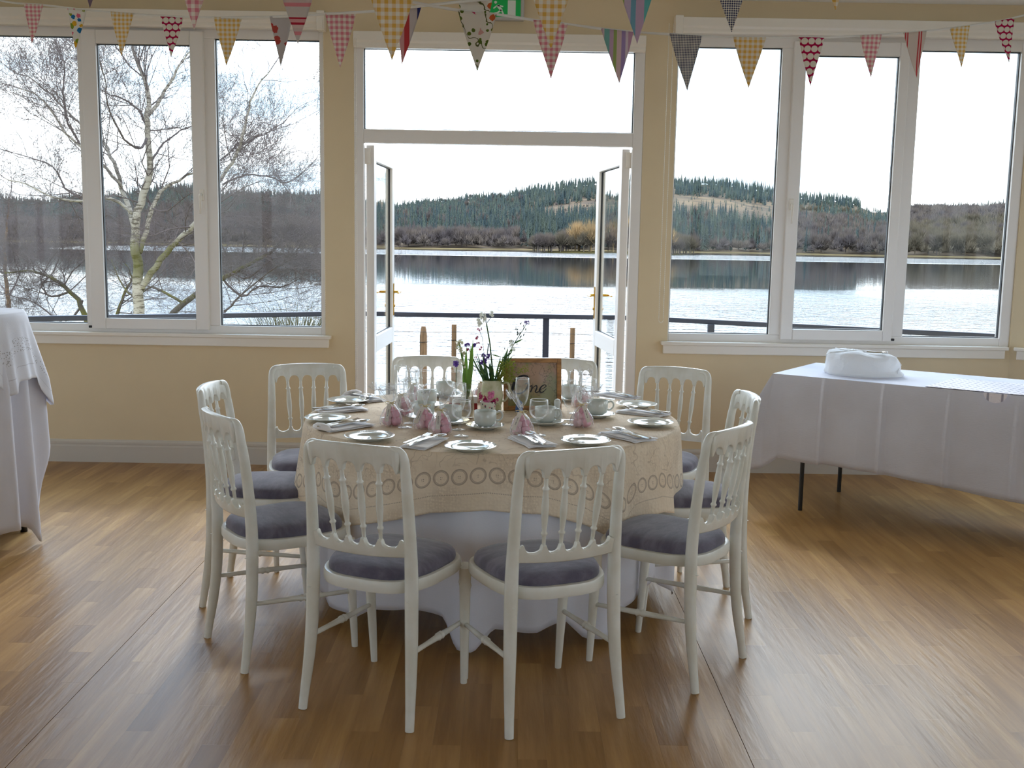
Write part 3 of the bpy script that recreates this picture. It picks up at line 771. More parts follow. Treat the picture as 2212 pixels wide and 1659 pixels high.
def make_tree(name, label, limbs, Y0, trunkmat, seed, twigs, cat='tree', spread=.75, maxdepth=4):
    r = random.Random(seed); thick = MB(); thin = MB()
    base = onY(limbs[0][0][0][0], limbs[0][0][0][1], Y0)
    origin = Vector((float(base[0]), Y0, float(base[2])-.4))
    def grow(p, d, L, rad, depth, mbt):
        nseg = 4 if depth < 3 else 3
        pts = [p.copy()]; rr = [rad]; q = p.copy(); dd = d.copy()
        for i in range(nseg):
            dd = (dd + Vector((r.gauss(0, .22), r.gauss(0, .22), r.gauss(.05, .16)))).normalized()
            q = q + dd*L/nseg; pts.append(q.copy()); rr.append(max(.0012, rad*(1-.75*(i+1)/nseg)))
            if depth < maxdepth:
                k = 2 if r.random() < .75 else 1
                for _ in range(k):
                    side = Vector((r.gauss(0, 1), r.gauss(0, .8), r.gauss(.15, .7))).normalized()
                    grow(q, (dd*.8+side*spread).normalized(), L*r.uniform(.40, .66), rr[-1]*.66, depth+1, mbt)
        mbt.tube([tuple(a-origin) for a in pts], rr, 3 if depth > 1 else 4, cap=False)
    for li, (path, r0, r1, tw) in enumerate(limbs):
        dy0 = 0 if li == 0 else r.uniform(-.9, .9)
        P = []
        for i, (a, b) in enumerate(path):
            f = i/(len(path)-1); P.append(Vector(onY(a, b, Y0+dy0*f*2.0)))
        # smooth subdivision
        Q = []
        for i in range(len(P)-1):
            for kx in range(3):
                f = kx/3; a = P[max(i-1, 0)]; b = P[i]; c = P[i+1]; d = P[min(i+2, len(P)-1)]
                Q.append(.5*((2*b)+(c-a)*f+(2*a-5*b+4*c-d)*f*f+(3*b-a-3*c+d)*f**3)+Vector((r.gauss(0, .006), r.gauss(0, .02), r.gauss(0, .006))))
        Q.append(P[-1]); m = len(Q)
        rr = [r0+(r1-r0)*(i/(m-1)) for i in range(m)]
        (thick if r0 > .02 else thin).tube([tuple(q-origin) for q in Q], rr, 9 if r0 > .03 else 5, cap=True)
        n = int(tw*twigs)
        for j in range(n):
            f = r.uniform(.18 if li else .42, 1.0); i = min(int(f*(m-1)), m-2); d = (Q[i+1]-Q[i]).normalized()
            side = Vector((r.gauss(0, 1), r.gauss(0, .7), r.gauss(.2, .7))).normalized()
            grow(Q[i], (d*.6+side*.8).normalized(), r.uniform(.6, 1.35)*(1.25-f*.5), max(.004, rr[i]*.38) if rr[i] < .03 else .009, 1, thin)
        grow(Q[-1], (Q[-1]-Q[-2]).normalized(), .8, r1, 1, thin)
    root = empty(name, tuple(origin), 0, label, cat)
    thick.build('trunk', trunkmat, root); tag(thin.build('twigs', M['twig'], root, False), kind='stuff')
birch = [
 ([(297, 705), (298, 660), (299, 600), (297, 555), (291, 520), (296, 470), (310, 420), (326, 365), (318, 300), (322, 250), (318, 190), (300, 140), (285, 95), (262, 40)], .072, .012, 12),
 ([(303, 545), (315, 500), (330, 450), (347, 415), (372, 395), (420, 372), (470, 350)], .034, .010, 8),
 ([(294, 500), (282, 460), (268, 420), (250, 370), (230, 320), (200, 290), (160, 255), (110, 205), (60, 165)], .035, .007, 12),
 ([(303, 625), (325, 590), (360, 545), (392, 510), (415, 492), (445, 440), (478, 385), (510, 330), (528, 280), (538, 235), (556, 190), (585, 150)], .042, .006, 16),
 ([(321, 250), (345, 210), (372, 165), (395, 130), (430, 95)], .025, .006, 6),
 ([(327, 350), (345, 320), (378, 290), (420, 270), (455, 255)], .016, .005, 5),
 ([(316, 270), (298, 235), (270, 215), (240, 205), (215, 190)], .018, .005, 6),
 ([(262, 405), (232, 365), (190, 330), (140, 285), (95, 215), (40, 190)], .022, .006, 9),
 ([(285, 460), (240, 430), (170, 435), (110, 425), (60, 398), (10, 385)], .022, .006, 8),
 ([(180, 432), (140, 405), (115, 360), (60, 340), (0, 322)], .016, .005, 7),
 ([(185, 330), (150, 270), (135, 200), (140, 140), (120, 100)], .016, .005, 7),
 ([(480, 398), (530, 378), (575, 380), (620, 395), (655, 370)], .014, .004, 6),
 ([(525, 310), (570, 290), (610, 265), (640, 235)], .012, .004, 5),
 ([(318, 300), (300, 320), (270, 300), (240, 250), (228, 180), (215, 130)], .018, .005, 7),
 ([(330, 450), (360, 455), (400, 425), (440, 410)], .012, .004, 3)]
make_tree('birch_tree', 'bare silver birch with mossy forked trunk outside the left window', birch, 13.0, M['birch'], 3, 1.25, spread=.62)
oak = [
 ([(352, 705), (375, 675), (410, 645), (450, 618), (500, 590), (560, 560), (600, 530), (630, 480), (640, 450)], .05, .008, 9),
 ([(395, 655), (330, 620), (290, 640), (255, 600), (240, 560)], .022, .006, 6),
 ([(480, 600), (520, 640), (560, 620), (610, 620), (650, 600)], .018, .005, 7),
 ([(470, 690), (500, 660), (520, 640), (580, 590), (610, 570)], .018, .005, 8),
 ([(500, 590), (540, 600), (590, 560), (640, 550), (670, 560)], .014, .004, 6)]
make_tree('low_oak_tree', 'low spreading leafless tree with crooked limbs beside the birch', oak, 15.0, M['oakbark'], 5, 2.0)
left = [
 ([(190, 710), (175, 660), (150, 630), (110, 600), (60, 585), (10, 590)], .045, .010, 9),
 ([(178, 650), (155, 690), (110, 680), (70, 650), (30, 640)], .02, .006, 7),
 ([(245, 700), (262, 660), (268, 630), (285, 600), (270, 570)], .03, .008, 6),
 ([(150, 630), (110, 640), (90, 620), (100, 590), (60, 560)], .02, .006, 7)]
make_tree('crooked_shrub_tree', 'crooked leafless tree behind the lower left window beside the tall draped table', left, 16.0, M['oakbark'], 8, 1.9)
sap = [([(19, 720), (18, 650), (14, 600), (10, 540), (14, 480), (20, 430)], .045, .008, 10), ([(18, 640), (40, 600), (60, 560), (75, 500)], .018, .005, 6), ([(16, 630), (-10, 600), (-30, 550)], .018, .005, 4)]
make_tree('sapling', 'slim young tree at the far left edge of the left window', sap, 18.0, M['postw'], 9, 1.0)

# ------------------------------------------------------------------ blinds and exit sign
def cassette(x0, x1, z0, z1, dep, label, chain, chain_bottom, bracket=True, loop=0.0):
    o = empty('roller_blind', ((x0+x1)/2, WY, z0), 0, label, 'blind')
    cx = (x0+x1)/2; w = (x1-x0)/2; h = z1-z0
    mb = MB(); prof = [(-.002, h), (-dep, h), (-dep, h*.45), (-dep*.86, h*.30), (-dep*.86, h*.1), (-dep*.7, 0), (-.002, 0)]
    m = len(prof); mb.add([(-w, y, z) for y, z in prof]+[(w, y, z) for y, z in prof], [(i, (i+1) % m, m+(i+1) % m, m+i) for i in range(m)]+[tuple(reversed(range(m))), tuple(range(m, 2*m))])
    mb.build('cassette', M['gloss'], o, False, bevel=.003)
    for s in ((-1, 1) if bracket else ()):
        MB().box((s*w-.018 if s > 0 else -w-.03, -dep-.012, -.01), (w+.03 if s > 0 else -w+.018, -.002, h+.008)).build('end_cap', M['gloss'], o, False, bevel=.004)
    # beaded chain
    mb = MB(); X0 = chain-cx; zt = h*.5; zb = chain_bottom-z0
    nb = int((zt-zb)/.012)
    for i in range(nb):
        z = zt-i*.012
        for dxx in ((0, loop) if loop else (0,)):
            sag = 0 if not loop else 0.0
            mb.lathe([(0, .0032), (.0028, .0016), (.0028, -.0016), (0, -.0032)], 5, (X0+dxx, -dep-.016, z))
    if loop:
        for i in range(9):
            a = PI*(i+1)/10; mb.lathe([(0, .0032), (.0028, 0), (0, -.0032)], 5, (X0+loop/2-loop/2*math.cos(a), -dep-.016, zb-loop/2*math.sin(a)*1.3))
    for dxx in ((0, loop) if loop else (0,)): mb.tube([(X0+dxx, -dep-.016, zt), (X0+dxx, -dep-.016, zb)], .0012, 4)
    mb.build('bead_chain', M['gloss'], o, True)
zz = lambda px, py: float(onY(px, py, WY-.06)[2])
cassette(-3.72, X(699), zz(650, 62), zz(650, 26), .075, 'white roller blind cassette above the left window', X(707), zz(710, 690), True)
cassette(X(1452), 3.19, zz(1600, 73), zz(1600, 39), .075, 'long white roller blind cassette above the right window', X(1428), zz(1430, 690), True, .028)
cassette(X(768), X(1383), zz(1000, 105), zz(1000, 70), .06, 'white roller blind cassette above the french doors', X(771), zz(772, 850), False, .012)
# exit sign
es = empty('exit_sign', (float(onY(1068, 22, WY)[0]), WY, float(onY(1068, 22, WY)[2])), 0, 'green and white emergency exit sign above the french doors', 'sign')
hw, hh = .185, .066
MB().box((-hw, -.045, -hh), (hw, -.001, hh)).build('case', mat('sign_case', lin((188, 186, 184)), .4), es, False, bevel=.006)
GR = mat('sign_green', lin((0, 140, 62)), .35, emit=(lin((0, 140, 62)), .12)); WH = mat('sign_white', lin((225, 232, 225)), .4)
MB().box((-hw+.022, -.048, -hh+.018), (hw-.022, -.0445, hh-.008)).build('face', GR, es, False)
def plate2(name, pts, y, m, par, th=.0012):
    mb = MB(); k = len(pts); mb.add([(x, y, z) for x, z in pts]+[(x, y-th, z) for x, z in pts], [tuple(range(k)), tuple(reversed(range(k, 2*k)))]+[(i, k+i, k+(i+1) % k, (i+1) % k) for i in range(k)])
    return mb.build(name, m, par, False)
plate2('door_symbol', [(.083, -.043), (.132, -.043), (.132, .050), (.083, .050)], -.0485, WH, es)
mb = MB()
def seg(a, b, wd): 
    d = Vector((b[0]-a[0], 0, b[1]-a[1])); L = d.length; d.normalize(); nn = Vector((-d.z, 0, d.x))*wd/2
    A = Vector((a[0], -.0497, a[1])); B = Vector((b[0], -.0497, b[1]))
    mb.add([tuple(A-nn), tuple(B-nn), tuple(B+nn), tuple(A+nn)], [(0, 1, 2, 3)])
for a, b, wd in (((.02, .02), (.045, -.01), .018), ((.045, -.01), (.06, -.04), .01), ((.045, -.008), (.02, -.025), .01), ((.02, -.025), (-.005, -.03), .009), ((.022, .018), (.055, .012), .008), ((.018, .018), (-.005, .0), .008)): seg(a, b, wd)
mb.lathe([(0, .0), (.009, .0)], 12, (0, 0, 0)) if False else None
for i in range(10):
    a0, a1 = 2*PI*i/10, 2*PI*(i+1)/10; mb.add([(.008, -.0497, .037), (.008+.009*math.cos(a0), -.0497, .037+.009*math.sin(a0)), (.008+.009*math.cos(a1), -.0497, .037+.009*math.sin(a1))], [(0, 1, 2)])
mb.build('running_figure', WH, es, False)
mb = MB(); seg((-.12, .0), (-.06, .0), .012); seg((-.085, .022), (-.058, .0), .012); seg((-.085, -.022), (-.058, .0), .012); mb.build('arrow', WH, es, False)

# ------------------------------------------------------------------ chairs
def make_chair():
    root = empty('dining_chair', label='x', cat='chair', group='white spindle-back chairs around the round table')
    c = M['chair']
    for s in (-1, 1):
        P = [(.193, -.215, 0, .0140), (.190, -.206, .06, .0150), (.184, -.190, .16, .0180), (.179, -.178, .28, .0205), (.176, -.173, .42, .0215), (.1745, -.174, .52, .0205), (.172, -.182, .64, .0185), (.170, -.195, .76, .0168), (.169, -.202, .80, .0160), (.168, -.206, .835, .0150), (.163, -.210, .857, .0140), (.150, -.214, .8695, .0125), (.125, -.221, .8725, .0105)]
        p = MB().stube([(s*a, b, z) for a, b, z, r in P], [q[3] for q in P], 14).build('back_post', c, root, auto=50)
        MB().lathe([(0, .0014), (.005, .001), (.006, -.0), (0, -.001)], 8).build('screw_cap', M['chair'], p, loc=(s*.176, -.195, .40))
        F = [(.178, .212, 0, .0115), (.180, .205, .12, .0145), (.183, .196, .26, .0175), (.184, .192, .34, .0185), (.184, .191, .352, .0215), (.184, .190, .362, .0185), (.185, .188, .415, .0195)]
        MB().tube([(s*a, b, z) for a, b, z, r in F], [q[3] for q in F], 12).build('front_leg', c, root, auto=50)
        a, b = Vector((s*.181, -.180, .235)), Vector((s*.182, .198, .215))
        prof = [(0, .008), (.25, .0085), (.46, .0105), (.475, .014), (.49, .0105), (.515, .0105), (.53, .014), (.545, .0105), (.75, .0085), (1, .008)]
        MB().tube([tuple(a.lerp(b, t)) for t, r in prof], [r for t, r in prof], 9).build('stretcher', c, root)
    # seat: ring and domed pad
    def outline(a, k=1.0):
        ca, sa = math.cos(a), math.sin(a)
        ex = .62
        x = math.copysign(abs(ca)**ex, ca); y = math.copysign(abs(sa)**ex, sa)
        hw = .198+.016*y
        if y < 0: x *= (1-.04*y*y)
        return (x*hw*k, (.012+y*.208)*k + (1-k)*.012)
    N = 44; mb = MB()
    rings = [(.80, .413), (.985, .413), (1.0, .420), (1.0, .443), (.985, .450), (.93, .452), (.90, .449)]
    vs = []; 
    for k, z in rings:
        for i in range(N): x, y = outline(2*PI*i/N, k); vs.append((x, y, z))
    fs = [(j*N+i, j*N+(i+1) % N, (j+1)*N+(i+1) % N, (j+1)*N+i) for j in range(len(rings)-1) for i in range(N)]
    fs.append(tuple(reversed(range(N))))
    mb.add(vs, fs); mb.build('seat_frame', c, root, auto=40)
    mb = MB(); vs = []; rr = [(.915, .448), (.925, .458), (.915, .470), (.88, .480), (.80, .488), (.6, .495), (.35, .498), (.12, .4995)]
    for k, z in rr:
        for i in range(N): x, y = outline(2*PI*i/N, k); vs.append((x, y, z))
    fs = [(j*N+i, j*N+(i+1) % N, (j+1)*N+(i+1) % N, (j+1)*N+i) for j in range(len(rr)-1) for i in range(N)]
    fs.append(tuple(range((len(rr)-1)*N, len(rr)*N)))
    mb.add(vs, fs); mb.build('seat_cushion', M['cush'], root)
    # crest rail with scalloped lower edge
    SX = (-.093, -.031, .031, .093)
    def crest(x):
        ax = abs(x); top = .886-.006*(x/.18)**2
        if ax > .120: t = (ax-.120)/.040; top -= .013*t*t
        edges = [-.150, -.093, -.031, .031, .093, .150]
        bot = .800
        if ax < .150:
            for a, b in zip(edges, edges[1:]):
                if a <= x <= b:
                    m = (a+b)/2; hw = (b-a)/2-.007; u = min(1, abs(x-m)/hw); bot = .803+.027*math.sqrt(max(0, 1-u**2.4))
                    if abs(x-m) > hw: bot = .800
        else: bot = .800+.045*min(1, (ax-.150)/.010)
        return top, bot
    def bow(x, y0, d): return y0-d*(1-(x/.17)**2)
    xs = sorted(set(list(np.linspace(-.160, .160, 91))+list(SX)+[-.15, .15, -.1495, .1495]))
    def plate(fn, y0, d, th, name, xs, zr=.84):
        mb = MB(); vs = []; m = len(xs)
        for x in xs:
            t, b = fn(x); y = bow(x, y0, d)
            yt = y-(t-zr)*.13; yb_ = y-(b-zr)*.13
            e = min(.004, (t-b)*.2)
            vs += [(x, yb_+th/2-.003, b), (x, yb_+th/2, b+e), (x, yt+th/2, t-e), (x, yt+th/2-.005, t), (x, yt-th/2+.005, t), (x, yt-th/2, t-e), (x, yb_-th/2, b+e), (x, yb_-th/2+.003, b)]
        fs = []
        for i in range(m-1):
            for k in range(8): fs.append((i*8+k, (i+1)*8+k, (i+1)*8+(k+1) % 8, i*8+(k+1) % 8))
        fs.append(tuple(range(8))); fs.append(tuple(reversed(range((m-1)*8, m*8))))
        mb.add(vs, fs); return mb.build(name, c, root, auto=55)
    cr = plate(crest, -.209, .030, .0235, 'crest_rail', xs)
    LX = (-.082, -.027, .027, .082)
    def low(x):
        ed = [-.150, -.082, -.027, .027, .082, .150]; top = .586
        for a, b in zip(ed, ed[1:]):
            if a <= x <= b:
                m = (a+b)/2; hw = (b-a)/2-.007; u = min(1, abs(x-m)/hw); top = .587-.021*math.sqrt(max(0, 1-u**2.2))
                if abs(x-m) > hw: top = .590
        return top, .536-.004*(1-(x/.165)**2)
    plate(low, -.176, .026, .021, 'lower_rail', list(np.linspace(-.163, .163, 93)), .56)
    for a, b in zip(SX, LX):
        A = Vector((a, bow(a, -.207, .030), .806)); B = Vector((b, bow(b, -.176, .026), .585))
        pr = [(0, .0062), (.10, .0066), (.15, .0072), (.165, .0108), (.185, .0112), (.20, .0078), (.28, .0092), (.42, .0112), (.55, .0112), (.70, .0088), (.79, .0068), (.81, .0102), (.83, .0104), (.85, .0066), (1, .0060)]
        MB().tube([tuple(A.lerp(B, t)) for t, r in pr], [r for t, r in pr], 10).build('spindle', c, root, auto=60)
    return root
chair = make_chair()
TC = np.array([-.08, 4.42]); TZ = .745
def put_chair(mx, my, fx, fy, label, dz=0):
    L = math.hypot(fx, fy); fx, fy = fx/L, fy/L; rz = math.atan2(fy, fx)-PI/2
    return dup(chair, (mx+fx*.215, my+fy*.215, 0), rz, label)
put_chair(-.474, 3.117, .384, .924, 'white spindle-back chair nearest the camera on the left, its back to us')
f2 = put_chair(.186, 3.086, -.399, .917, 'white spindle-back chair nearest the camera on the right, its back to us')
put_chair(-1.016, 3.617, .823, .568, 'white chair on the left side of the round table, nearer of the two side-on chairs')
put_chair(-1.236, 4.294, 1.0, -.02, 'white chair behind the nearer left side chair, against the cream wall')
put_chair(-.985, 5.02, .27, -.96, 'white chair facing us at the back left corner below the window sill')
put_chair(-.445, 5.44, .12, -.99, 'white chair in the open doorway left of the flowers')
put_chair(.262, 5.42, -.22, -.97, 'white chair in the open doorway behind the framed sign')
put_chair(.80, 5.12, -.42, -.90, 'white chair just right of the doorway facing us')
put_chair(.962, 4.265, -1.0, -.03, 'white chair beside the long white table, half hidden by the nearer right chair')
put_chair(.744, 3.51, -.808, .589, 'white chair on the right side of the round table, nearer of the two side-on chairs')
# scuffs on lower legs of the front chairs
for (x, y, z), par in (((.186, -.213, .07), f2),):
    pass

# ------------------------------------------------------------------ round table with two cloths
tb = empty('round_table', (TC[0], TC[1], 0), 0, 'round banquet table with black folding legs under two cloths', 'table')
MB().lathe([(0, .737), (.77, .737), (.775, .733), (.775, .718), (.77, .714), (0, .714)], 64).build('tabletop', mat('table_wood', lin((150, 112, 70)), .5), tb, auto=40)
for a in (35, 145, 215, 325):
    x, y = .56*math.cos(math.radians(a)), .56*math.sin(math.radians(a))
    MB().tube([(x, y, 0), (x, y, .714)], .012, 10).build('leg', M['black'], tb, auto=40)
def uvmap(me, fn):
    uv = me.uv_layers.new(name='uv')
    for l in me.loops: uv.data[l.index].uv = fn(l.vertex_index)
def interp_per(th, tab):
    th = (th+180) % 360-180
    xs = [t[0] for t in tab]; return float(np.interp(th, xs, [t[1] for t in tab]))
def drape(name, rad, ztop, tab, folds, m, label, cat, nt_=288, nd=26, flare=.02, amp=.03, harm=((9, 1.0, .3), (14, .6, 1.7), (23, .3, 4.0)), th=.0016):
    """folds: list of (theta deg, amplitude, width deg) deliberate pleats; theta 0 = towards the camera, + to the right"""
    mb = MB(); UV = []
    rt = [0.0, .25, .5, .7, .85, .95, .985]
    for q in rt:
        for i in range(nt_):
            t = -180+360*i/nt_; a = math.radians(t-90)
            mb.v.append((q*rad*math.cos(a), q*rad*math.sin(a), ztop)); UV.append((0, q))
    nr = len(rt)
    for j in range(nd+1):
        f = j/nd
        for i in range(nt_):
            t = -180+360*i/nt_; a = math.radians(t-90); hem = interp_per(t, tab); D = ztop-hem
            d = D*f
            rr = rad*(1+0) + .010*min(1, d/.02) + flare*d
            w = 0
            for k, am, ph in harm: w += am*math.sin(k*math.radians(t)+ph)
            g = min(1, max(0, d-.02)/.30)
            rr += amp*w*g*.5
            for t0, am, wd in folds:
                u = ((t-t0+180) % 360-180)/wd
                if abs(u) < 3: rr += am*math.exp(-u*u)*g
            z = ztop-d+ (0.006*math.exp(-(d/.012)) - .006 if j else 0)
            if j == 0: rr = rad*1.0; 
            mb.v.append((rr*math.cos(a), rr*math.sin(a), z)); UV.append((math.radians(t)*rad, D-d if True else 0))
    N = nt_
    tot = nr+nd+1
    for j in range(tot-1):
        for i in range(N): mb.f.append((j*N+i, j*N+(i+1) % N, (j+1)*N+(i+1) % N, (j+1)*N+i))
    me = mb.mesh(name, m, True)
    uv = me.uv_layers.new(name='uv')
    for p in me.polygons:
        vi = list(p.vertices); us = [UV[v][0] for v in vi]; wrap = max(us)-min(us) > 3
        for li, v in zip(p.loop_indices, vi):
            u, vv = UV[v]
            if wrap and u < 0: u += 2*PI*rad
            if v < nr*N: vv = 5.0
            uv.data[li].uv = (u, vv)
    o = bpy.data.objects.new(name, me); COL.objects.link(o); o.location = (TC[0], TC[1], 0)
    sd = o.modifiers.new('thick', 'SOLIDIFY'); sd.thickness = th; sd.offset = 1
    return tag(o, label, cat)
white_tab = [(-180, .12), (-120, .08), (-78, .16), (-55, .06), (-40, .07), (-33, .13), (-22, .15), (-12, .13), (-8, .03), (-3, .03), (2, .11), (14, .09), (22, .12), (28, .04), (36, .03), (41, .12), (60, .18), (75, .05), (82, .16), (120, .1), (180, .12)]
drape('under_tablecloth', .770, .7405, white_tab, [(-5, .045, 5.0), (-38, .03, 4), (33, .05, 4), (12, .02, 5), (72, .03, 4), (-70, .03, 5), (52, -.03, 5), (-20, -.02, 6)], M['sheet'], 'long plain white cloth hanging almost to the floor under the cream cloth', 'tablecloth', amp=.028, flare=-.02)
def lace(nt):
    u = nt.nodes.new('ShaderNodeUVMap'); u.uv_map = 'uv'; U, V, _ = xyz(nt, u.outputs[0])
    P = position(nt); base = mix(nt, noise(nt, P, 6, 3).ramp(.3, .7), lin((244, 228, 206)), lin((234, 216, 192)))
    p = .066
    cu = ((U/p).fr()-.5)*p; row = (V-.125)
    d = (cu*cu+row*row).sqrt()
    ringm = (d-.027).ab().lt(.0026); ring2 = ((d-.0225).ab().lt(.0010))
    dots = (d.lt(.006))*((P_sin(nt, U, 900)+P_sin(nt, V, 900)).gt(.6))
    line = ((V-.062).ab().lt(.0018))*((U*160.0).fr().gt(.45))
    # leafy lace scrolls above the medallions
    v1 = voro(nt, P, 16, 'Distance', .7); scroll = (((noise(nt, P, 13, 2, .4)-.5).ab().lt(.010))+((noise(nt, P, 24, 1, .3)-.5).ab().lt(.012))*.6).mn(1.0)*(V.gt(.165))
    pat = (ringm+ring2+dots+line).mn(1.0)
    c = mix(nt, pat*.75, base, lin((168, 150, 134)))
    fineh = voro(nt, P, 95, 'Distance', .5).ramp(.25, .5)*noise(nt, P, 7, 2).ramp(.42, .62)
    c = mix(nt, fineh*.22, c, lin((176, 152, 128)))
    return mix(nt, scroll*.42, c, lin((184, 162, 140)))
def P_sin(nt, s, k): return (s*float(k)).sin()
def lace_bump(nt):
    P = position(nt); return (voro(nt, P, 75, 'Distance', .6)+noise(nt, P, 40, 3)*.8, .45, .004)
M['lace'] = mat('cream_lace', lin((232, 210, 184)), .85, .2, fn=lace, transl=.08, bump=lace_bump)
cream_tab = [(-180, .54), (-150, .50), (-135, .42), (-110, .44), (-88, .39), (-70, .40), (-55, .45), (-42, .43), (-34, .46), (-15, .53), (0, .555), (15, .535), (26, .485), (33, .43), (38, .42), (43, .47), (55, .47), (66, .43), (76, .41), (85, .43), (100, .45), (135, .42), (160, .52), (180, .54)]
drape('cream_tablecloth', .782, .7445, cream_tab, [(36, .05, 3), (62, .03, 4), (48, -.02, 4), (-75, .02, 5), (-48, .02, 4)], M['lace'], 'cream patterned lace cloth with rings of medallions on the round table', 'tablecloth', amp=.024, flare=.06)

# ------------------------------------------------------------------ table settings
def plate_proto():
    o = empty('side_plate', label='x', cat='plate', group='white side plates on the round table')
    pr = [(0, .0), (.052, .0), (.055, .002), (.060, .006), (.0925, .0155), (.0940, .0170), (.0925, .0180), (.0600, .0090), (.052, .0050), (0, .0045)]
    MB().lathe(pr, 48).build('plate_body', M['china'], o, auto=60)
    return o
TZ1 = TZ+.0012
pp = plate_proto()
def polar(r, deg):      # 0 = towards camera, + right
    a = math.radians(deg-90); return TC[0]+r*math.cos(a), TC[1]+r*math.sin(a)
pl = [((752, 865), 'white side plate at the back left edge of the round table, beside the doorway'), ((708, 903), 'white side plate at the far left edge of the round table'),
      ((798, 943), 'white side plate behind the crest of the front left chair'), ((1016, 965), 'white side plate at the front centre between the two nearest chairs'),
      ((1265, 952), 'white side plate behind the crest of the front right chair'), ((1405, 913), 'white side plate at the far right edge of the round table'),
      ((1375, 874), 'white side plate at the back right edge of the round table')]
for (a, b), lb in pl:
    p = onZ(a, b, .757); dup(pp, (p[0], p[1], TZ1), random.random()*6, lb)
for dg, lb in ((-152, 'white side plate before the doorway chair left of the flowers, behind the glasses'), (160, 'white side plate before the doorway chair behind the framed sign')):
    x, y = polar(.66, dg); dup(pp, (x, y, TZ1), 0, lb)
# napkins with cutlery
def napkin_mesh(roll):
    mb = MB()
    for k, (w_, l_, z0_) in enumerate(((.108, .215, 0), (.106, .213, .0040), (.103, .210, .0078))):
        def fn(u, v, w_=w_, l_=l_, z0_=z0_, k=k):
            x = (u-.5)*w_+.004*math.sin(v*5+k)+.003*k; y = (v-.5)*l_+.004*math.sin(u*4+k)
            z = z0_+.0026+.0011*math.sin(u*6+v*4+k*2)+.0008*math.sin(v*9+k)
            if u < .12: z -= (.12-u)*.012
            return (x, y, max(z, z0_+.0012))
        mb.slab(fn, 14, 20, .0012)
    if roll:
        mb.tube([(-.052, -.11, .012), (-.03, -.112, .016), (0, -.110, .017), (.03, -.108, .014), (.048, -.104, .010)], [.009, .014, .015, .012, .006], 10)
    return mb
NAP = [napkin_mesh(False).mesh('napkin', M['linen']), napkin_mesh(True).mesh('napkin', M['linen'])]
def strip(mb, pts, th=.0016):
    """flat metal strip: pts (y, halfwidth, z)"""
    vs = []
    for y, w_, z in pts: vs += [(-w_, y, z), (w_, y, z), (w_*.8, y, z+th), (-w_*.8, y, z+th)]
    m = len(pts); fs = [(i*4+k, i*4+(k+1) % 4, i*4+4+(k+1) % 4, i*4+4+k) for i in range(m-1) for k in range(4)]
    fs += [(3, 2, 1, 0), ((m-1)*4, (m-1)*4+1, (m-1)*4+2, (m-1)*4+3)]
    mb.add(vs, fs)
def spoon():
    o = empty('dessert_spoon', label='x', cat='spoon', group='spoons on the napkins')
    mb = MB(); strip(mb, [(-.09, .006, .001), (-.085, .0085, .001), (-.05, .006, .003), (0, .0032, .006), (.03, .003, .008), (.045, .0045, .0065)], .002); mb.build('handle', M['steel'], o, auto=50)
    mb = MB()
    def bowl(u, v):
        a = 2*PI*u; rr = v; x = .0205*rr*math.cos(a)*(1-.12*math.sin(a)); y = .073+.031*rr*math.sin(a); return (x, y, .0010+.0075*rr*rr)
    mb.grid(bowl, 20, 6, True); b = mb.build('bowl', M['steel'], o); s = b.modifiers.new('t', 'SOLIDIFY'); s.thickness = .0012
    return o
def fork():
    o = empty('dessert_fork', label='x', cat='fork', group='forks on the napkins')
    mb = MB(); strip(mb, [(-.09, .006, .001), (-.085, .0085, .001), (-.05, .006, .003), (0, .0032, .006), (.028, .003, .008), (.040, .0095, .006), (.055, .0115, .004)], .002); mb.build('handle', M['steel'], o, auto=50)
    mb = MB()
    for k in range(4):
        x = (k-1.5)*.0062; mb.add([(x-.0018, .053, .004), (x+.0018, .053, .004), (x+.0010, .092, .0085), (x-.0010, .092, .0085), (x-.0018, .053, .0058), (x+.0018, .053, .0058), (x+.0010, .092, .0098), (x-.0010, .092, .0098)], [(0, 3, 2, 1), (4, 5, 6, 7), (0, 1, 5, 4), (1, 2, 6, 5), (2, 3, 7, 6), (3, 0, 4, 7)])
    mb.build('tines', M['steel'], o, False)
    return o
def knife():
    o = empty('dessert_knife', label='x', cat='knife', group='knives on the napkins')
    mb = MB(); strip(mb, [(-.10, .006, .001), (-.095, .008, .001), (-.03, .006, .002), (-.005, .0045, .002)], .005); mb.build('handle', M['steel'], o, auto=50)
    mb = MB(); strip(mb, [(-.007, .0045, .003), (.0, .0085, .003), (.06, .0090, .003), (.085, .007, .003), (.10, .001, .003)], .0016); mb.build('blade', M['steel'], o, False)
    return o
sp0, fk0, kn0 = spoon(), fork(), knife()
naps = [((870, 975), (955, 938), 0, 'beside the crest of the front left chair'), ((1180, 968), (1118, 938), 0, 'between front centre plate and front right chair'),
        ((1410, 955), (1300, 930), 0, 'near the right front edge of the round table'), ((1462, 900), (1318, 883), 0, 'between the two right hand plates'),
        ((1362, 860), (1300, 850), 0, 'at the back right edge beside the door jamb'), ((680, 930), (810, 912), 1, 'rolled at one end, left of table'),
        ((668, 890), (805, 880), 0, 'between the two left hand plates'), ((752, 852), (825, 868), 1, 'at the back left edge near the doorway'),
        (None, (-.30, 5.06), 0, 'before the left doorway chair'), (None, (.20, 5.06), 1, 'behind the framed sign')]
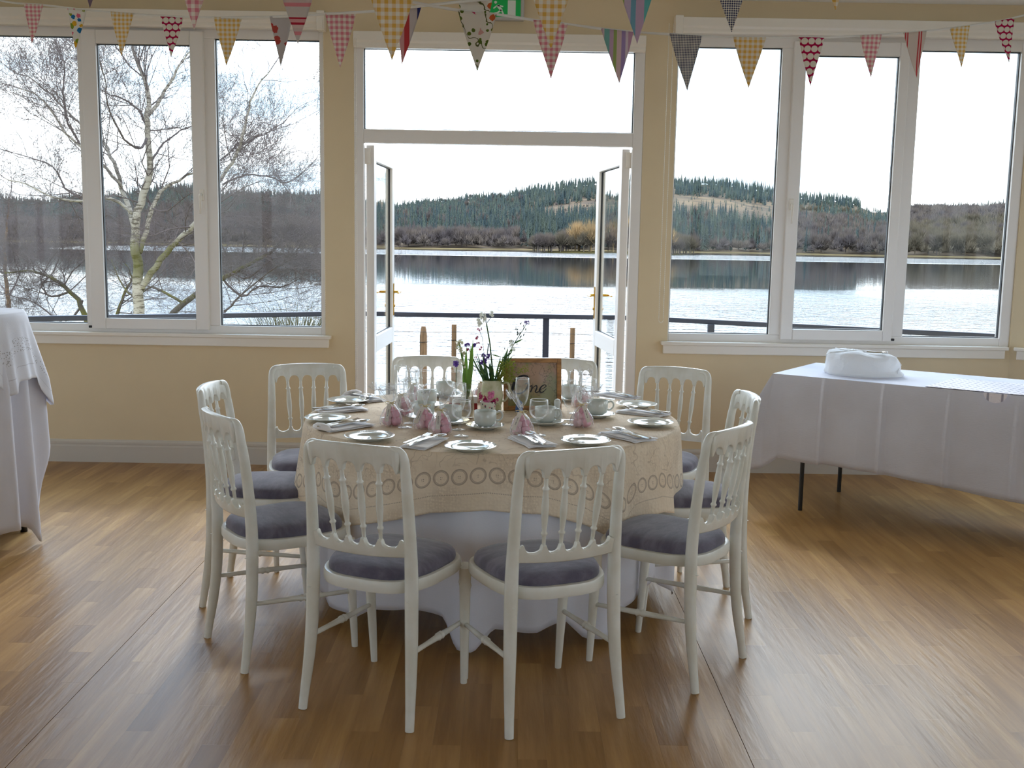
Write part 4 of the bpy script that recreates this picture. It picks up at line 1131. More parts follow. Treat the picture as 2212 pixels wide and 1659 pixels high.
for i, (h, t, roll, where) in enumerate(naps):
    if h is None:
        c = np.array(t); dirv = TC-c; 
    else:
        a = onZ(*h, .752)[:2]; b = onZ(*t, .752)[:2]; c = (a+b)/2; dirv = b-a
    rz = math.atan2(dirv[1], dirv[0])-PI/2
    o = bpy.data.objects.new('napkin', NAP[roll]); COL.objects.link(o); o.location = (c[0], c[1], TZ1); o.rotation_euler.z = rz
    tag(o, 'folded white napkin '+where, 'napkin', 'folded white napkins on the round table')
    zz_ = TZ1+.0165
    for proto, dx, da, nm in ((fk0, -.022, .06 if i != 0 else -.12, 'fork'), (sp0, .018, -.05 if i != 0 else -.30, 'spoon'), (kn0, -.002, .0, 'knife')):
        off = Vector((dx, -.005 if nm != 'knife' else -.03, 0)); off.rotate(Matrix.Rotation(rz, 3, 'Z').to_quaternion())
        dup(proto, (c[0]+off.x, c[1]+off.y, zz_ + (.0 if nm != 'knife' else -.0)), rz+da, 'stainless steel %s on the napkin %s' % (nm, where))
# cups and saucers
def cup_proto():
    o = empty('teacup', label='x', cat='cup', group='white teacups on the round table')
    pr = [(0, .012), (.024, .012), (.026, .009), (.030, .012), (.0425, .021), (.0445, .035), (.0448, .070), (.0436, .0715), (.0425, .070), (.0420, .035), (.038, .022), (.02, .017), (0, .016)]
    MB().lathe(pr, 36).build('cup_body', M['china'], o, auto=60)
    MB().stube([(.043, 0, .062), (.060, 0, .066), (.070, 0, .055), (.068, 0, .040), (.055, 0, .030), (.0435, 0, .031)], [.0045, .0042, .0042, .004, .004, .0045], 8).build('handle', M['china'], o)
    return o
def saucer_proto():
    o = empty('saucer', label='x', cat='saucer', group='white saucers on the round table')
    pr = [(0, .0), (.040, .0), (.043, .003), (.0745, .014), (.0765, .0165), (.0745, .0175), (.050, .009), (.030, .0085), (.028, .0075), (0, .0075)]
    MB().lathe(pr, 44).build('saucer_body', M['china'], o, auto=60)
    return o
cp, sc_ = cup_proto(), saucer_proto()
tsp_proto = None
cups = [((1048, 926), 0.6, 'at the front centre before the flower jug'), ((1178, 917), -.2, 'beside the pepper pot in front of the framed sign'), ((1290, 901), .5, 'at the right, behind the pink sweet bag'),
        ((916, 906), 2.6, 'at the left behind the pink sweet bags'), ((974, 915), 2.0, 'just left of the glass bottle of hyacinth'), ((922, 880), 2.0, 'farther back at the left, behind the flutes'),
        ((962, 858), 1.5, 'at the back left before the doorway napkin'), ((1232, 866), 1.2, 'at the back right beside the picture frame')]
for (a, b), hz, where in cups:
    p = onZ(a, b, TZ); 
    dup(sc_, (p[0], p[1], TZ1), 0, 'white saucer under the teacup '+where)
    dup(cp, (p[0], p[1], TZ1+.0010), hz-.35, 'plain white teacup '+where)
def teaspoon(x, y, z, rz, lb):
    o = empty('teaspoon', (x, y, z), rz, lb, 'spoon', 'teaspoons on the saucers')
    mb = MB(); strip(mb, [(-.065, .005, .001), (-.06, .006, .001), (0, .0022, .004), (.03, .003, .003)], .0016); mb.build('handle', M['steel'], o, False)
    mb = MB(); mb.grid(lambda u, v: (.0135*v*math.cos(2*PI*u), .047+.02*v*math.sin(2*PI*u), .001+.004*v*v), 14, 4, True); b = mb.build('bowl', M['steel'], o); s = b.modifiers.new('t', 'SOLIDIFY'); s.thickness = .001
for (a, b), rz, lb in (((1142, 917), 1.9, 'teaspoon on the saucer in front of the framed sign'), ((1012, 915), -1.4, 'teaspoon resting beside the hyacinth bottle'), ((1212, 908), 1.75, 'teaspoon sticking out beside the pepper pot')):
    p = onZ(a, b, TZ+.02); teaspoon(p[0], p[1], TZ+.0185, rz, lb)
# glasses
def wine_proto():
    o = empty('wine_glass', label='x', cat='glass', group='stemmed wine glasses on the round table')
    bowl = [(.003, .062), (.010, .064), (.020, .069), (.030, .078), (.0365, .090), (.0380, .103), (.0370, .118), (.0345, .138), (.0335, .1385), (.0330, .137), (.0352, .118), (.0362, .103), (.0345, .091), (.028, .080), (.018, .072), (.006, .068), (.0005, .067)]
    MB().lathe(bowl, 32).build('bowl', M['wineglass'], o)
    MB().tube([(.0341*math.cos(a), .0341*math.sin(a), .1385) for a in np.linspace(0, 2*PI, 32, endpoint=False)], .0009, 6, closed=True).build('rim', M['rimglint'], o)
    MB().lathe([(.0045, .066), (.0036, .058), (.0034, .030), (.0042, .010), (.006, .006)], 12).build('stem', M['wineglass'], o)
    MB().lathe([(.0055, .007), (.016, .0042), (.0285, .0018), (.0290, .0008), (.0285, .0), (0.001, .0)], 28).build('foot', M['wineglass'], o)
    return o
def flute_proto():
    o = empty('champagne_flute', label='x', cat='glass', group='champagne flutes on the round table')
    bowl = [(.003, .070), (.010, .073), (.018, .085), (.0245, .105), (.0280, .130), (.0290, .160), (.0275, .185), (.0268, .1855), (.0262, .184), (.0276, .160), (.0266, .130), (.0230, .106), (.016, .087), (.006, .078), (.0005, .077)]
    MB().lathe(bowl, 30).build('bowl', M['wineglass'], o)
    MB().tube([(.0270*math.cos(a), .0270*math.sin(a), .1855) for a in np.linspace(0, 2*PI, 30, endpoint=False)], .0009, 6, closed=True).build('rim', M['rimglint'], o)
    MB().lathe([(.0042, .074), (.0034, .064), (.0032, .030), (.004, .010), (.006, .006)], 12).build('stem', M['wineglass'], o)
    MB().lathe([(.0055, .007), (.015, .0042), (.0265, .0018), (.0270, .0008), (.0265, .0), (0.001, .0)], 28).build('foot', M['wineglass'], o)
    return o
wg, fl = wine_proto(), flute_proto()
wines = [((996, 943), 'stemmed wine glass at the front centre left of the near teacup'), ((875, 924), 'stemmed wine glass between the two left sweet bags'), ((1163, 941), 'stemmed wine glass at the front in front of the framed sign'),
         ((1262, 906), 'stemmed wine glass behind the right hand sweet bag'), ((838, 903), 'stemmed wine glass behind the leftmost sweet bag'), ((913, 864), 'stemmed wine glass at the back left before the doorway chair'),
         ((980, 866), 'stemmed wine glass behind the cream hyacinth stem'), ((1270, 886), 'stemmed wine glass at the back right beyond the frame')]
for (a, b), lb in wines:
    p = onZ(a, b, TZ); dup(wg, (p[0], p[1], TZ1), 0, lb)
flutes = [((991, 929), 'champagne flute directly behind the front centre wine glass'), ((886, 915), 'champagne flute beside the left wine glass'), ((1127, 914), 'champagne flute in front of the lettered frame picture'),
          ((1227, 918), 'champagne flute at the right edge of the picture frame'), ((890, 894), 'champagne flute farther back at the left'), ((1242, 894), 'champagne flute behind the right hand flute'), ((865, 880), 'champagne flute at the left rim before the doorway chair')]
for (a, b), lb in flutes:
    p = onZ(a, b, TZ); dup(fl, (p[0], p[1], TZ1), 0, lb)
# favour bags of pink marshmallows
def bag(px, py, lean, lb, seed, tagside=-1, fan=1.0, tagrot=.0):
    p = onZ(px, py, TZ); r = random.Random(seed)
    o = empty('sweet_bag', (p[0], p[1], TZ1), 0, lb, 'favour bag', 'cellophane bags of pink sweets')
    k = 0
    for (x, y, z, s) in ((-.017, -.006, .016, .017), (.018, -.004, .016, .0175), (0, .016, .016, .017), (-.012, .002, .042, .016), (.014, .004, .043, .0165), (0, 0, .064, .012)):
        mb = MB(); mb.lathe([(0, -s*.9), (s*.7, -s*.88), (s, -s*.6), (s*1.02, 0), (s, s*.6), (s*.7, s*.88), (0, s*.9)], 12)
        q = mb.build('marshmallow', M['pinkm'] if k % 3 else M['pinkm2'], o, loc=(x, y, z+.001)); q.rotation_euler = (r.uniform(-.6, .6), r.uniform(-.6, .6), r.uniform(0, 3)); k += 1
    ph = r.uniform(0, 6)
    def sk(u, v):
        a = 2*PI*u
        Z = [0, .012, .04, .065, .084, .092, .105, .13, .155, .18]; W = [.034, .041, .040, .028, .012, .006, .010, .020, .028, .034]
        t = v*9; i = min(int(t), 8); f = t-i; z = Z[i]*(1-f)+Z[i+1]*f; w_ = W[i]*(1-f)+W[i+1]*f
        cr = .16*math.sin(a*5+ph)+.12*math.sin(a*9+z*60+ph); topf = max(0, z-.092)
        x = w_*(1+cr)*math.cos(a); y = w_*(1+cr)*math.sin(a)*(1 if z < .092 else .45)
        x = x*(1 if z < .092 else fan)+lean[0]*topf; y += lean[1]*topf
        z2 = z - topf*.25*abs(math.sin(a*3+ph))*(z > .15)
        return (x, y, z2)
    MB().grid(sk, 40, 27, True).build('cellophane_wrap', M['cello'], o)
    mb = MB(); mb.tube([(.0075*math.cos(a), .0075*math.sin(a), .091) for a in np.linspace(0, 2*PI, 12, endpoint=False)], .0022, 6, closed=True)
    for s in (-1, 1):
        mb.tube([(0, -.007, .091), (s*.012, -.014, .099), (s*.024, -.012, .096), (s*.018, -.012, .088), (0, -.008, .090)], .0015, 5)
        mb.tube([(0, -.007, .091), (s*.010, -.014, .080), (s*.020, -.018, .066)], .0013, 5)
    mb.build('raffia_bow', M['raffia'], o)
    tg = MB(); hwid = .0085; L = .072
    tg.box((-hwid, -.0006, -L), (hwid, .0006, 0)); q = tg.build('name_tag', M['tagp'], o, False, loc=(tagside*.006, -.018, .090)); q.rotation_euler = (-.30, tagrot, 0)
    ink = MB(); z = -L*.28
    while z > -L*.72:
        h = r.uniform(.0010, .0022); ink.box((-.0014+r.uniform(-.0006, .0006), -.0009, z-h), (.0010+r.uniform(-.0006, .0008), -.00062, z)); z -= h+r.choice((.0005, .0006, .0022))
    ink.build('handwriting', M['ink'], q, False)
bags = [((846, 919), (-.42, 0), 'sweet bag with its cellophane fanned to the left, at the left of the table', .15, 1.4), ((918, 926), (.05, .1), 'sweet bag with an upright top, second from the left', .42, .6), ((952, 936), (.30, .1), 'sweet bag leaning right, third from the left beside the front wine glass', .05, .8),
        ((1126, 940), (-.52, 0), 'sweet bag with stiff cellophane pointing up left, beside the front right wine glass', .38, .5), ((1256, 922), (.45, .2), 'sweet bag with cellophane spread to the right, by the right wine glass', -.32, 1.3), ((868, 898), (.1, .3), 'sweet bag seen through the left wine glass', .1, .9),
        ((895, 872), (0, .3), 'sweet bag farther back at the left behind the flutes', .1, .9), ((1256, 878), (.2, .3), 'sweet bag seen behind the right wine glass rim', .1, 1.0), ((1040, 868), (-.2, .4), 'sweet bag behind the cream jug at the back', .1, 1.0)]
for i, ((a, b), ln, lb, tr_, fan) in enumerate(bags): bag(a, b, ln, lb, 40+i, -1 if tr_ >= 0 else 1, fan, tr_)

# pepper pot
p = onZ(1203, 909, TZ); o = empty('pepper_pot', (p[0], p[1], TZ1), 0, 'white china shaker between a teacup and the picture frame', 'shaker')
MB().lathe([(0, 0), (.020, 0), (.0235, .006), (.0225, .02), (.016, .045), (.0125, .058), (.0135, .068), (.0145, .078), (.012, .087), (.006, .0915), (0, .0925)], 28).build('pot_body', M['china'], o)
mb = MB()
for k in range(5): a = 2*PI*k/5; mb.lathe([(0, .0004), (.0008, .0)], 6, (.004*math.cos(a), .004*math.sin(a), .0918))
mb.build('holes', M['black'], o)
# lettered picture frame
A = onZ(1088, 887, TZ); B = onZ(1213, 887, TZ); v = (B-A)[:2]; Lf = float(np.linalg.norm(v)); rz = math.atan2(v[1], v[0])
fr = empty('picture_frame', (float(A[0]), float(A[1]), TZ1), rz, 'standing wooden picture frame lettered One on a map background', 'picture frame')
HF = .232; TL = .17
tilt = Matrix.Rotation(-TL, 3, 'X')
def tl(mb):
    mb.v = [tuple(tilt @ Vector(q)) for q in mb.v]; return mb
FW_ = mat('frame_wood', lin((150, 106, 56)), .4, fn=lambda nt: mix(nt, noise(nt, coords(nt, 'Object', (3, 3, 14)), 6, 4).ramp(.3, .7), lin((186, 134, 76)), lin((140, 96, 52))))
fb = .020
for nm, a, b in (('frame_side', (0, -.001, 0), (fb, .016, HF)), ('frame_side', (Lf-fb, -.001, 0), (Lf, .016, HF)), ('frame_top', (fb, -.001, HF-fb), (Lf-fb, .016, HF)), ('frame_bottom', (fb, -.001, 0), (Lf-fb, .016, fb))):
    tl(MB().box(a, b)).build(nm, FW_, fr, False, bevel=.002)
def mapcol(nt):
    v = coords(nt, 'Object'); n1 = noise(nt, v, 9, 4, .6); n2 = noise(nt, v, 24, 4, .6); x, y, z = xyz(nt, v)
    c = mix(nt, z.ramp(.0, .16), lin((128, 126, 62)), lin((176, 142, 118)))
    c = mix(nt, n1.ramp(.45, .62), c, lin((140, 138, 92)))
    return mix(nt, ((n2-.5).ab().lt(.012))*.6, c, lin((80, 70, 54)))
pic = tl(MB().box((fb-.002, .008, fb-.002), (Lf-fb+.002, .014, HF-fb+.002))).build('map_print', mat('map_paper', (.3, .25, .12), .35, coat=.3, fn=mapcol), fr, False)
tl(MB().box((.01, .0165, .01), (Lf-.01, .019, HF-.01))).build('backing_board', mat('backing', lin((96, 72, 48)), .9), fr, False)
MB().add([(Lf*.45, .055, .13), (Lf*.55, .055, .13), (Lf*.58, .125, 0), (Lf*.42, .125, 0), (Lf*.45, .059, .13), (Lf*.55, .059, .13), (Lf*.58, .129, 0), (Lf*.42, .129, 0)], [(0, 1, 2, 3), (7, 6, 5, 4), (0, 4, 5, 1), (1, 5, 6, 2), (2, 6, 7, 3), (3, 7, 4, 0)]).build('easel_leg', mat('backing2', lin((70, 54, 40)), .9), fr, False)
def stroke(mb, pts, W, y=.0072):
    """calligraphic ribbon through pts (x,z) with widths W; Catmull-Rom"""
    Q = []; WW = []
    for i in range(len(pts)-1):
        a = np.array(pts[max(i-1, 0)]); b = np.array(pts[i]); c = np.array(pts[i+1]); d = np.array(pts[min(i+2, len(pts)-1)])
        for k in range(8):
            f = k/8; Q.append(.5*((2*b)+(c-a)*f+(2*a-5*b+4*c-d)*f*f+(3*b-a-3*c+d)*f**3)); WW.append(W[i]*(1-f)+W[i+1]*f)
    Q.append(np.array(pts[-1])); WW.append(W[-1]); vs = []
    for i, q in enumerate(Q):
        t = Q[min(i+1, len(Q)-1)]-Q[max(i-1, 0)]; t = t/(np.linalg.norm(t)+1e-9); nn = np.array([-t[1], t[0]])*WW[i]/2
        vs += [(q[0]-nn[0], y, q[1]-nn[1]), (q[0]+nn[0], y, q[1]+nn[1])]
    mb.add(vs, [(2*i, 2*i+2, 2*i+3, 2*i+1) for i in range(len(Q)-1)])
# letter shapes measured off the picture: frame pixel (x 1093..1213, z from y)
def fp(px, py): return ((px-1088)/(1213-1088)*Lf - (887-py)*.000055*0, (887-py)/110.0*HF*.98)
mb = MB()
O_ = [(1143, 822), (1136, 814), (1124, 815), (1113, 826), (1108, 840), (1112, 849), (1122, 851), (1134, 845), (1142, 832), (1143, 820), (1137, 812), (1124, 813), (1112, 822), (1107, 832)]
stroke(mb, [fp(*q) for q in O_], [.003, .004, .007, .011, .012, .009, .006, .007, .009, .006, .004, .004, .005, .002])
stroke(mb, [fp(*q) for q in [(1141, 830), (1138, 829), (1134, 831)]], [.008, .006, .002])
tl(mb).build('letter_o', M['ink'], fr, False)
mb = MB(); stroke(mb, [fp(*q) for q in [(1144, 837), (1149, 834), (1149, 841), (1146, 848)]], [.002, .005, .006, .006])
stroke(mb, [fp(*q) for q in [(1147, 845), (1153, 837), (1159, 834), (1160, 839), (1157, 846), (1160, 849), (1167, 843)]], [.002, .003, .005, .006, .006, .004, .002]); tl(mb).build('letter_n', M['ink'], fr, False)
mb = MB(); stroke(mb, [fp(*q) for q in [(1167, 843), (1175, 839), (1180, 835), (1177, 832), (1170, 836), (1166, 843), (1168, 848), (1174, 847), (1181, 840)]], [.002, .003, .004, .004, .006, .007, .006, .004, .002]); tl(mb).build('letter_e', M['ink'], fr, False)

# cream flower jug
p = onZ(1062, 886, TZ); JG = Vector((p[0], p[1], TZ1))
jug = empty('flower_jug', tuple(JG), 0, 'cream pottery jug holding the garden flowers in the centre of the table', 'jug')
CR = mat('cream_glaze', lin((206, 200, 168)), .25, fn=lambda nt: mix(nt, noise(nt, coords(nt), 20, 3).ramp(.4, .6), lin((210, 204, 174)), lin((184, 184, 146))))
MB().lathe([(0, 0), (.034, 0), (.040, .01), (.047, .04), (.050, .065), (.046, .095), (.043, .120), (.0455, .135), (.043, .135), (.041, .12), (.044, .095), (.0475, .065), (.044, .03), (0, .012)], 36).build('jug_body', CR, jug)
MB().stube([(.044, 0, .118), (.064, 0, .124), (.076, 0, .105), (.074, 0, .075), (.060, 0, .045), (.047, 0, .04)], [.006, .006, .0055, .0055, .005, .006], 8).build('handle', CR, jug)
# floral mug with pink blooms
p = onZ(1054, 903, TZ); mug = empty('floral_mug', (p[0], p[1], TZ1), 0, 'small cream mug printed with pink flowers behind the front teacup', 'mug')
def floral(base, cols, sc__=14, thr=.32, flat=False):
    def f(nt):
        v = coords(nt, 'Object') if not flat else flat_xz(nt); d = voro(nt, v, sc__, 'Distance', .9)
        n = nt.nodes.new('ShaderNodeTexVoronoi'); nt.links.new(v, n.inputs['Vector']); n.inputs['Scale'].default_value = sc__; n.inputs['Randomness'].default_value = .9
        s = nt.nodes.new('ShaderNodeSeparateColor'); nt.links.new(n.outputs['Color'], s.inputs[0]); r = E(nt, s.outputs[0])
        wob = noise(nt, v, sc__*4, 2)*.30
        c = rgb(nt, base)
        m = (d+wob).lt(thr+.15)
        k = len(cols)
        for i, cc in enumerate(cols):
            sel = (r.gt(i/(k+1.0)))*(r.lt((i+1)/(k+1.0)))
            c = mix(nt, m*sel, c, cc)
        return c
    return f
MB().lathe([(0, 0), (.026, 0), (.029, .004), (.031, .03), (.033, .066), (.034, .070), (.032, .070), (.030, .066), (.028, .03), (.026, .006), (0, .006)], 30).build('mug_body', mat('floral_china', (.8, .8, .75), .2, fn=floral(lin((222, 220, 206)), [lin((190, 96, 130)), lin((84, 92, 100)), lin((150, 170, 130)), lin((206, 140, 160))], 75, .28)), mug)
MB().stube([(.032, 0, .058), (.046, 0, .060), (.052, 0, .045), (.050, 0, .028), (.040, 0, .018), (.030, 0, .018)], .0045, 8).build('handle', CR, mug)
def flowerhead(parent, c, r, m, n, seed, name='blossom', petal=5):
    rr = random.Random(seed); mb = MB()
    for i in range(n):
        d = Vector((rr.gauss(0, 1), rr.gauss(0, 1), rr.gauss(0, 1))).normalized()*r*rr.uniform(.3, 1.0)
        q = Vector(c)+d; nn = (d.normalized()+Vector((0, -.5, .2))).normalized()
        a = nn.orthogonal().normalized(); b = nn.cross(a); s = r*.42*rr.uniform(.7, 1.2)+.002
        for k in range(petal):
            an = 2*PI*k/petal+i; u = a*math.cos(an)+b*math.sin(an); w_ = nn.cross(u)
            mb.add([tuple(q), tuple(q+u*s*.6+w_*s*.38+nn*s*.1), tuple(q+u*s*1.15+nn*s*.25), tuple(q+u*s*.6-w_*s*.38+nn*s*.1)], [(0, 1, 2, 3)])
    return mb.build(name, m, parent, True)
FLW = {'mag': mat('magenta_petal', lin((172, 28, 92)), .7, transl=.2), 'pk': mat('pink_petal', lin((220, 120, 168)), .7, transl=.2), 'wh': mat('white_petal', lin((240, 240, 232)), .7, transl=.3), 'cr': mat('cream_petal', lin((226, 222, 196)), .7, transl=.3),
       'pu': mat('purple_petal', lin((100, 64, 160)), .7, transl=.2), 'li': mat('lilac_petal', lin((160, 146, 206)), .7, transl=.2), 'ro': mat('rose_petal', lin((186, 84, 108)), .7, transl=.2)}
LF = {'g': mat('leaf_green', lin((70, 104, 52)), .5, fn=lambda nt: mix(nt, noise(nt, position(nt), 40, 2).ramp(.3, .7), lin((54, 92, 56)), lin((92, 122, 58))), transl=.25),
      'l': mat('leaf_light', lin((112, 150, 56)), .45, transl=.3), 'y': mat('foliage_yellow', lin((142, 150, 60)), .6, transl=.25), 'd': mat('stem_dark', lin((48, 66, 44)), .6)}
r = random.Random(5)
for i, (c, rad_, mm) in enumerate((((-.022, -.01, .085), .016, 'mag'), ((.006, -.012, .090), .016, 'pk'), ((.024, -.008, .078), .016, 'mag'), ((-.008, -.02, .072), .015, 'pk'), ((-.03, -.01, .10), .010, 'ro'), ((.012, .01, .10), .014, 'pk'))):
    flowerhead(mug, c, rad_, FLW[mm], 9, i)
def leafstrip(mb, base, tip, wd, bend=(0, 0, 0), n=7, fold=.25):
    b = Vector(base); t = Vector(tip); bd = Vector(bend); ax = (t-b).normalized(); side = ax.cross(Vector((0, 1, 0)))
    side = side.normalized() if side.length > .01 else Vector((1, 0, 0)); nn = side.cross(ax)
    vs = []
    for i in range(n+1):
        f = i/n; q = b.lerp(t, f)+bd*4*f*(1-f); w_ = wd*math.sin(PI*min(1, .12+f*.88))**.6*(1-f**4)
        vs += [tuple(q-side*w_), tuple(q+nn*w_*fold), tuple(q+side*w_)]
    fs = []
    for i in range(n):
        a = i*3; fs += [(a, a+1, a+4, a+3), (a+1, a+2, a+5, a+4)]
    mb.add(vs, fs)
def jp(px, py, dy=0.0):      # a pixel near the jug taken at the jug's own depth, in jug coordinates
    Y = JG.y+dy; q = onY(px, py, Y); return Vector((q[0]-JG.x, dy, q[2]-JG.z))
neck = Vector((0, 0, .11))
def stem(name, pts, rad_, m):
    return MB().tube([tuple(q) for q in pts], rad_, 6).build(name, m, jug)
s1 = stem('flower_stem', [neck, jp(1063, 790), jp(1058, 740), jp(1051, 700)], [.0035, .0035, .003, .0028], LF['g'])
for a in ((1047, 690), (1050, 688), (1057, 690), (1060, 686)):
    MB().tube([tuple(jp(1051, 700)), tuple(jp(*a))], .0012, 5).build('pedicel', LF['d'], s1)
for i, (a, b, rd, n) in enumerate(((1041, 681, .017, 8), (1038, 692, .017, 9), (1036, 702, .014, 8), (1043, 690, .014, 7), (1061, 677, .014, 6), (1066, 681, .010, 4))):
    flowerhead(jug, jp(a, b, -.005), rd, FLW['wh'], n, 60+i, 'narcissus', 6)
stem('flower_stem', [neck, jp(1045, 800), jp(1052, 770), jp(1055, 745), jp(1054, 742)], .0022, LF['d'])
stem('flower_stem', [neck, jp(1046, 770), jp(1042, 730), jp(1036, 715)], .0010, LF['d'])
for i, (a, b, rd, mm) in enumerate(((1036, 712, .009, 'ro'), (1030, 730, .007, 'ro'), (1037, 752, .008, 'ro'), (1027, 773, .006, 'ro'), (1031, 741, .004, 'mag'), (1035, 741, .004, 'mag'))):
    flowerhead(jug, jp(a, b, -.01), rd, FLW[mm], 7, 80+i, 'pink_bell')
for i, (a, b, rd, mm) in enumerate(((1045, 768, .010, 'pu'), (1055, 769, .010, 'pu'), (1048, 778, .012, 'pu'), (1040, 783, .010, 'pu'), (1010, 745, .011, 'pu'), (1025, 746, .009, 'pu'), (1010, 755, .006, 'mag'))):
    flowerhead(jug, jp(a, b, -.01), rd, FLW[mm], 16, 100+i, 'statice', 5)
stem('flower_stem', [neck, jp(1035, 800), jp(1022, 775), jp(1012, 752)], .0018, LF['d'])
stem('flower_stem', [neck, jp(1048, 812), jp(1030, 795), jp(1015, 783), jp(1012, 775)], .0016, LF['d'])
# right hand sprig
stem('flower_stem', [neck, jp(1085, 790), jp(1098, 765), jp(1112, 740), jp(1128, 715), jp(1137, 700)], [.0026, .0024, .002, .0018, .0014, .001], LF['g'])
flowerhead(jug, jp(1138, 697), .010, FLW['li'], 12, 130, 'lilac_blossom')
for i, (a, b, rd) in enumerate(((1106, 744, .012), (1110, 754, .010), (1104, 738, .009))): flowerhead(jug, jp(a, b, -.01), rd, FLW['wh'], 8, 140+i, 'white_blossom')
mb = MB(); rr = random.Random(3)
for i in range(26):
    t = rr.random(); a = (1100+38*t+rr.uniform(-12, 10), 752-52*t+rr.uniform(-8, 10)); q = jp(a[0], a[1], rr.uniform(-.02, .02)); e = q+Vector((rr.uniform(-.004, .008), 0, rr.uniform(.006, .014)))
    leafstrip(mb, q, e, .0022)
mb.build('seed_pods', LF['d'], jug, False)
mb = MB()
for (a, b, c, d, wd) in ((1110, 742, 1132, 731, .004), (1100, 760, 1112, 752, .004), (1096, 770, 1108, 757, .004), (1063, 766, 1085, 772, .003), (1085, 772, 1100, 772, .003), (1088, 790, 1098, 748, .006), (1070, 815, 1040, 776, .003), (1082, 800, 1110, 765, .005), (1066, 800, 1022, 776, .003)):
    leafstrip(mb, jp(a, b), jp(c, d), wd)
for i in range(26):
    a = rr.uniform(-1, 1); q = neck+Vector((a*.025, rr.uniform(-.02, .02), 0)); e = q+Vector((a*.06+rr.uniform(-.02, .02), rr.uniform(-.04, .03), rr.uniform(.06, .17))); leafstrip(mb, q, e, rr.uniform(.002, .006))
mb.build('jug_leaves', LF['g'], jug, False)
mb = MB()
for i in range(520):
    t = rr.random(); px_ = 1078+34*rr.random()**.8+rr.uniform(-6, 4); py_ = 826-46*rr.random(); q = jp(px_, py_, rr.uniform(-.05, .02)); e = q+Vector((rr.uniform(-.007, .007), rr.uniform(-.005, .005), rr.uniform(-.004, .008))); leafstrip(mb, q, e, .0022, n=3)
for i in range(90):
    px_ = rr.uniform(1118, 1142); py_ = 800-(px_-1118)*.2+rr.uniform(-7, 9); q = jp(px_, py_, -.04); e = q+Vector((rr.uniform(-.005, .005), 0, rr.uniform(-.004, .006))); leafstrip(mb, q, e, .0018, n=3)
for i in range(26): mb.tube([tuple(neck+Vector((.02, -.01, 0))), tuple(jp(rr.uniform(1075, 1110), rr.uniform(780, 825), -.03))], .0007, 4)
mb.build('fine_foliage', LF['y'], jug, False)
# glass bottle with hyacinth
p = onZ(1009, 903, TZ); BT = Vector((p[0], p[1], TZ1)); bt = empty('glass_bottle', tuple(BT), 0, 'clear glass bottle holding a cream hyacinth, left of the cream jug', 'bottle')
BG = glassy('bottle_glass', (.93, .92, .88), 1.5, edge=.6)
MB().lathe([(0.001, 0), (.026, 0), (.029, .006), (.029, .070), (.027, .090), (.020, .112), (.0175, .125), (.0175, .138), (.019, .140), (.0185, .146), (.0165, .146), (.0155, .126), (.018, .110), (.025, .088), (.027, .068), (.027, .008), (.001, .006)], 32).build('bottle_body', BG, bt)
MB().lathe([(.001, .007), (.0262, .009), (.0262, .070), (.0240, .088), (.0185, .107), (.001, .107)], 28).build('water', glassy('bottle_water', (.86, .82, .74), 1.33, milk=.18), bt)
def bp(px, py, dy=0.0): Y = BT.y+dy; q = onY(px, py, Y); return Vector((q[0]-BT.x, dy, q[2]-BT.z))
mb = MB()
leafstrip(mb, (0, 0, .09), bp(1022, 731, -.006), .011, (.002, 0, 0), 9); leafstrip(mb, (-.004, 0, .09), bp(1008, 745, .0), .010, (-.003, 0, 0), 9); leafstrip(mb, (.004, .004, .09), bp(1017, 738, .006), .009, (.004, 0, 0), 9); leafstrip(mb, (-.003, .003, .09), bp(1001, 790, .006), .007, (-.004, 0, 0), 7)
mb.build('hyacinth_leaf', LF['l'], bt)
MB().tube([(0, 0, .06), tuple(bp(1003, 800)), tuple(bp(998, 770)), tuple(bp(992, 740))], [.005, .005, .0045, .003], 8).build('flower_stem', LF['l'], bt)
rr = random.Random(8)
for i in range(15):
    f = i/14; q = bp(990+8*f+rr.uniform(-7, 7), 737+30*f+rr.uniform(-3, 3), rr.uniform(-.012, .012)); flowerhead(bt, q, .0095, FLW['cr'], 4, 200+i, 'hyacinth_bell', 6)
for i in range(3): flowerhead(bt, bp(996+3*i, 780+5*i, -.008), .009, FLW['cr'], 4, 230+i, 'hyacinth_bell', 6)
# purple crocus like bloom in a small glass behind
p = onZ(985, 870, TZ)
st_ = empty('purple_flower', (p[0], p[1], TZ1), 0, 'single purple bloom standing left of the hyacinth leaves', 'flower')
q = onY(985, 786, p[1]); MB().tube([(0, 0, 0), (0, 0, q[2]-TZ1)], .0016, 6).build('flower_stem', LF['g'], st_); flowerhead(st_, (q[0]-p[0], 0, q[2]-TZ1), .014, FLW['pu'], 16, 300)
# disposable camera like card box
p = onZ(998, 893, TZ); bx = empty('card_box', (p[0]+.0, p[1]+.10, TZ1), .12, 'small red and white card box behind the hyacinth bottle', 'box')
MB().box((-.062, -.02, 0), (.062, .02, .030)).build('box_base', mat('red_card', lin((150, 14, 26)), .35), bx, False, bevel=.002)
MB().box((-.062, -.02, .0305), (.062, .02, .060)).build('box_top', mat('white_card', lin((228, 224, 226)), .4), bx, False, bevel=.002)
MB().box((-.02, -.0212, .004), (.02, -.0205, .026)).build('yellow_patch', mat('yellow_card', lin((210, 150, 50)), .4), bx, False)
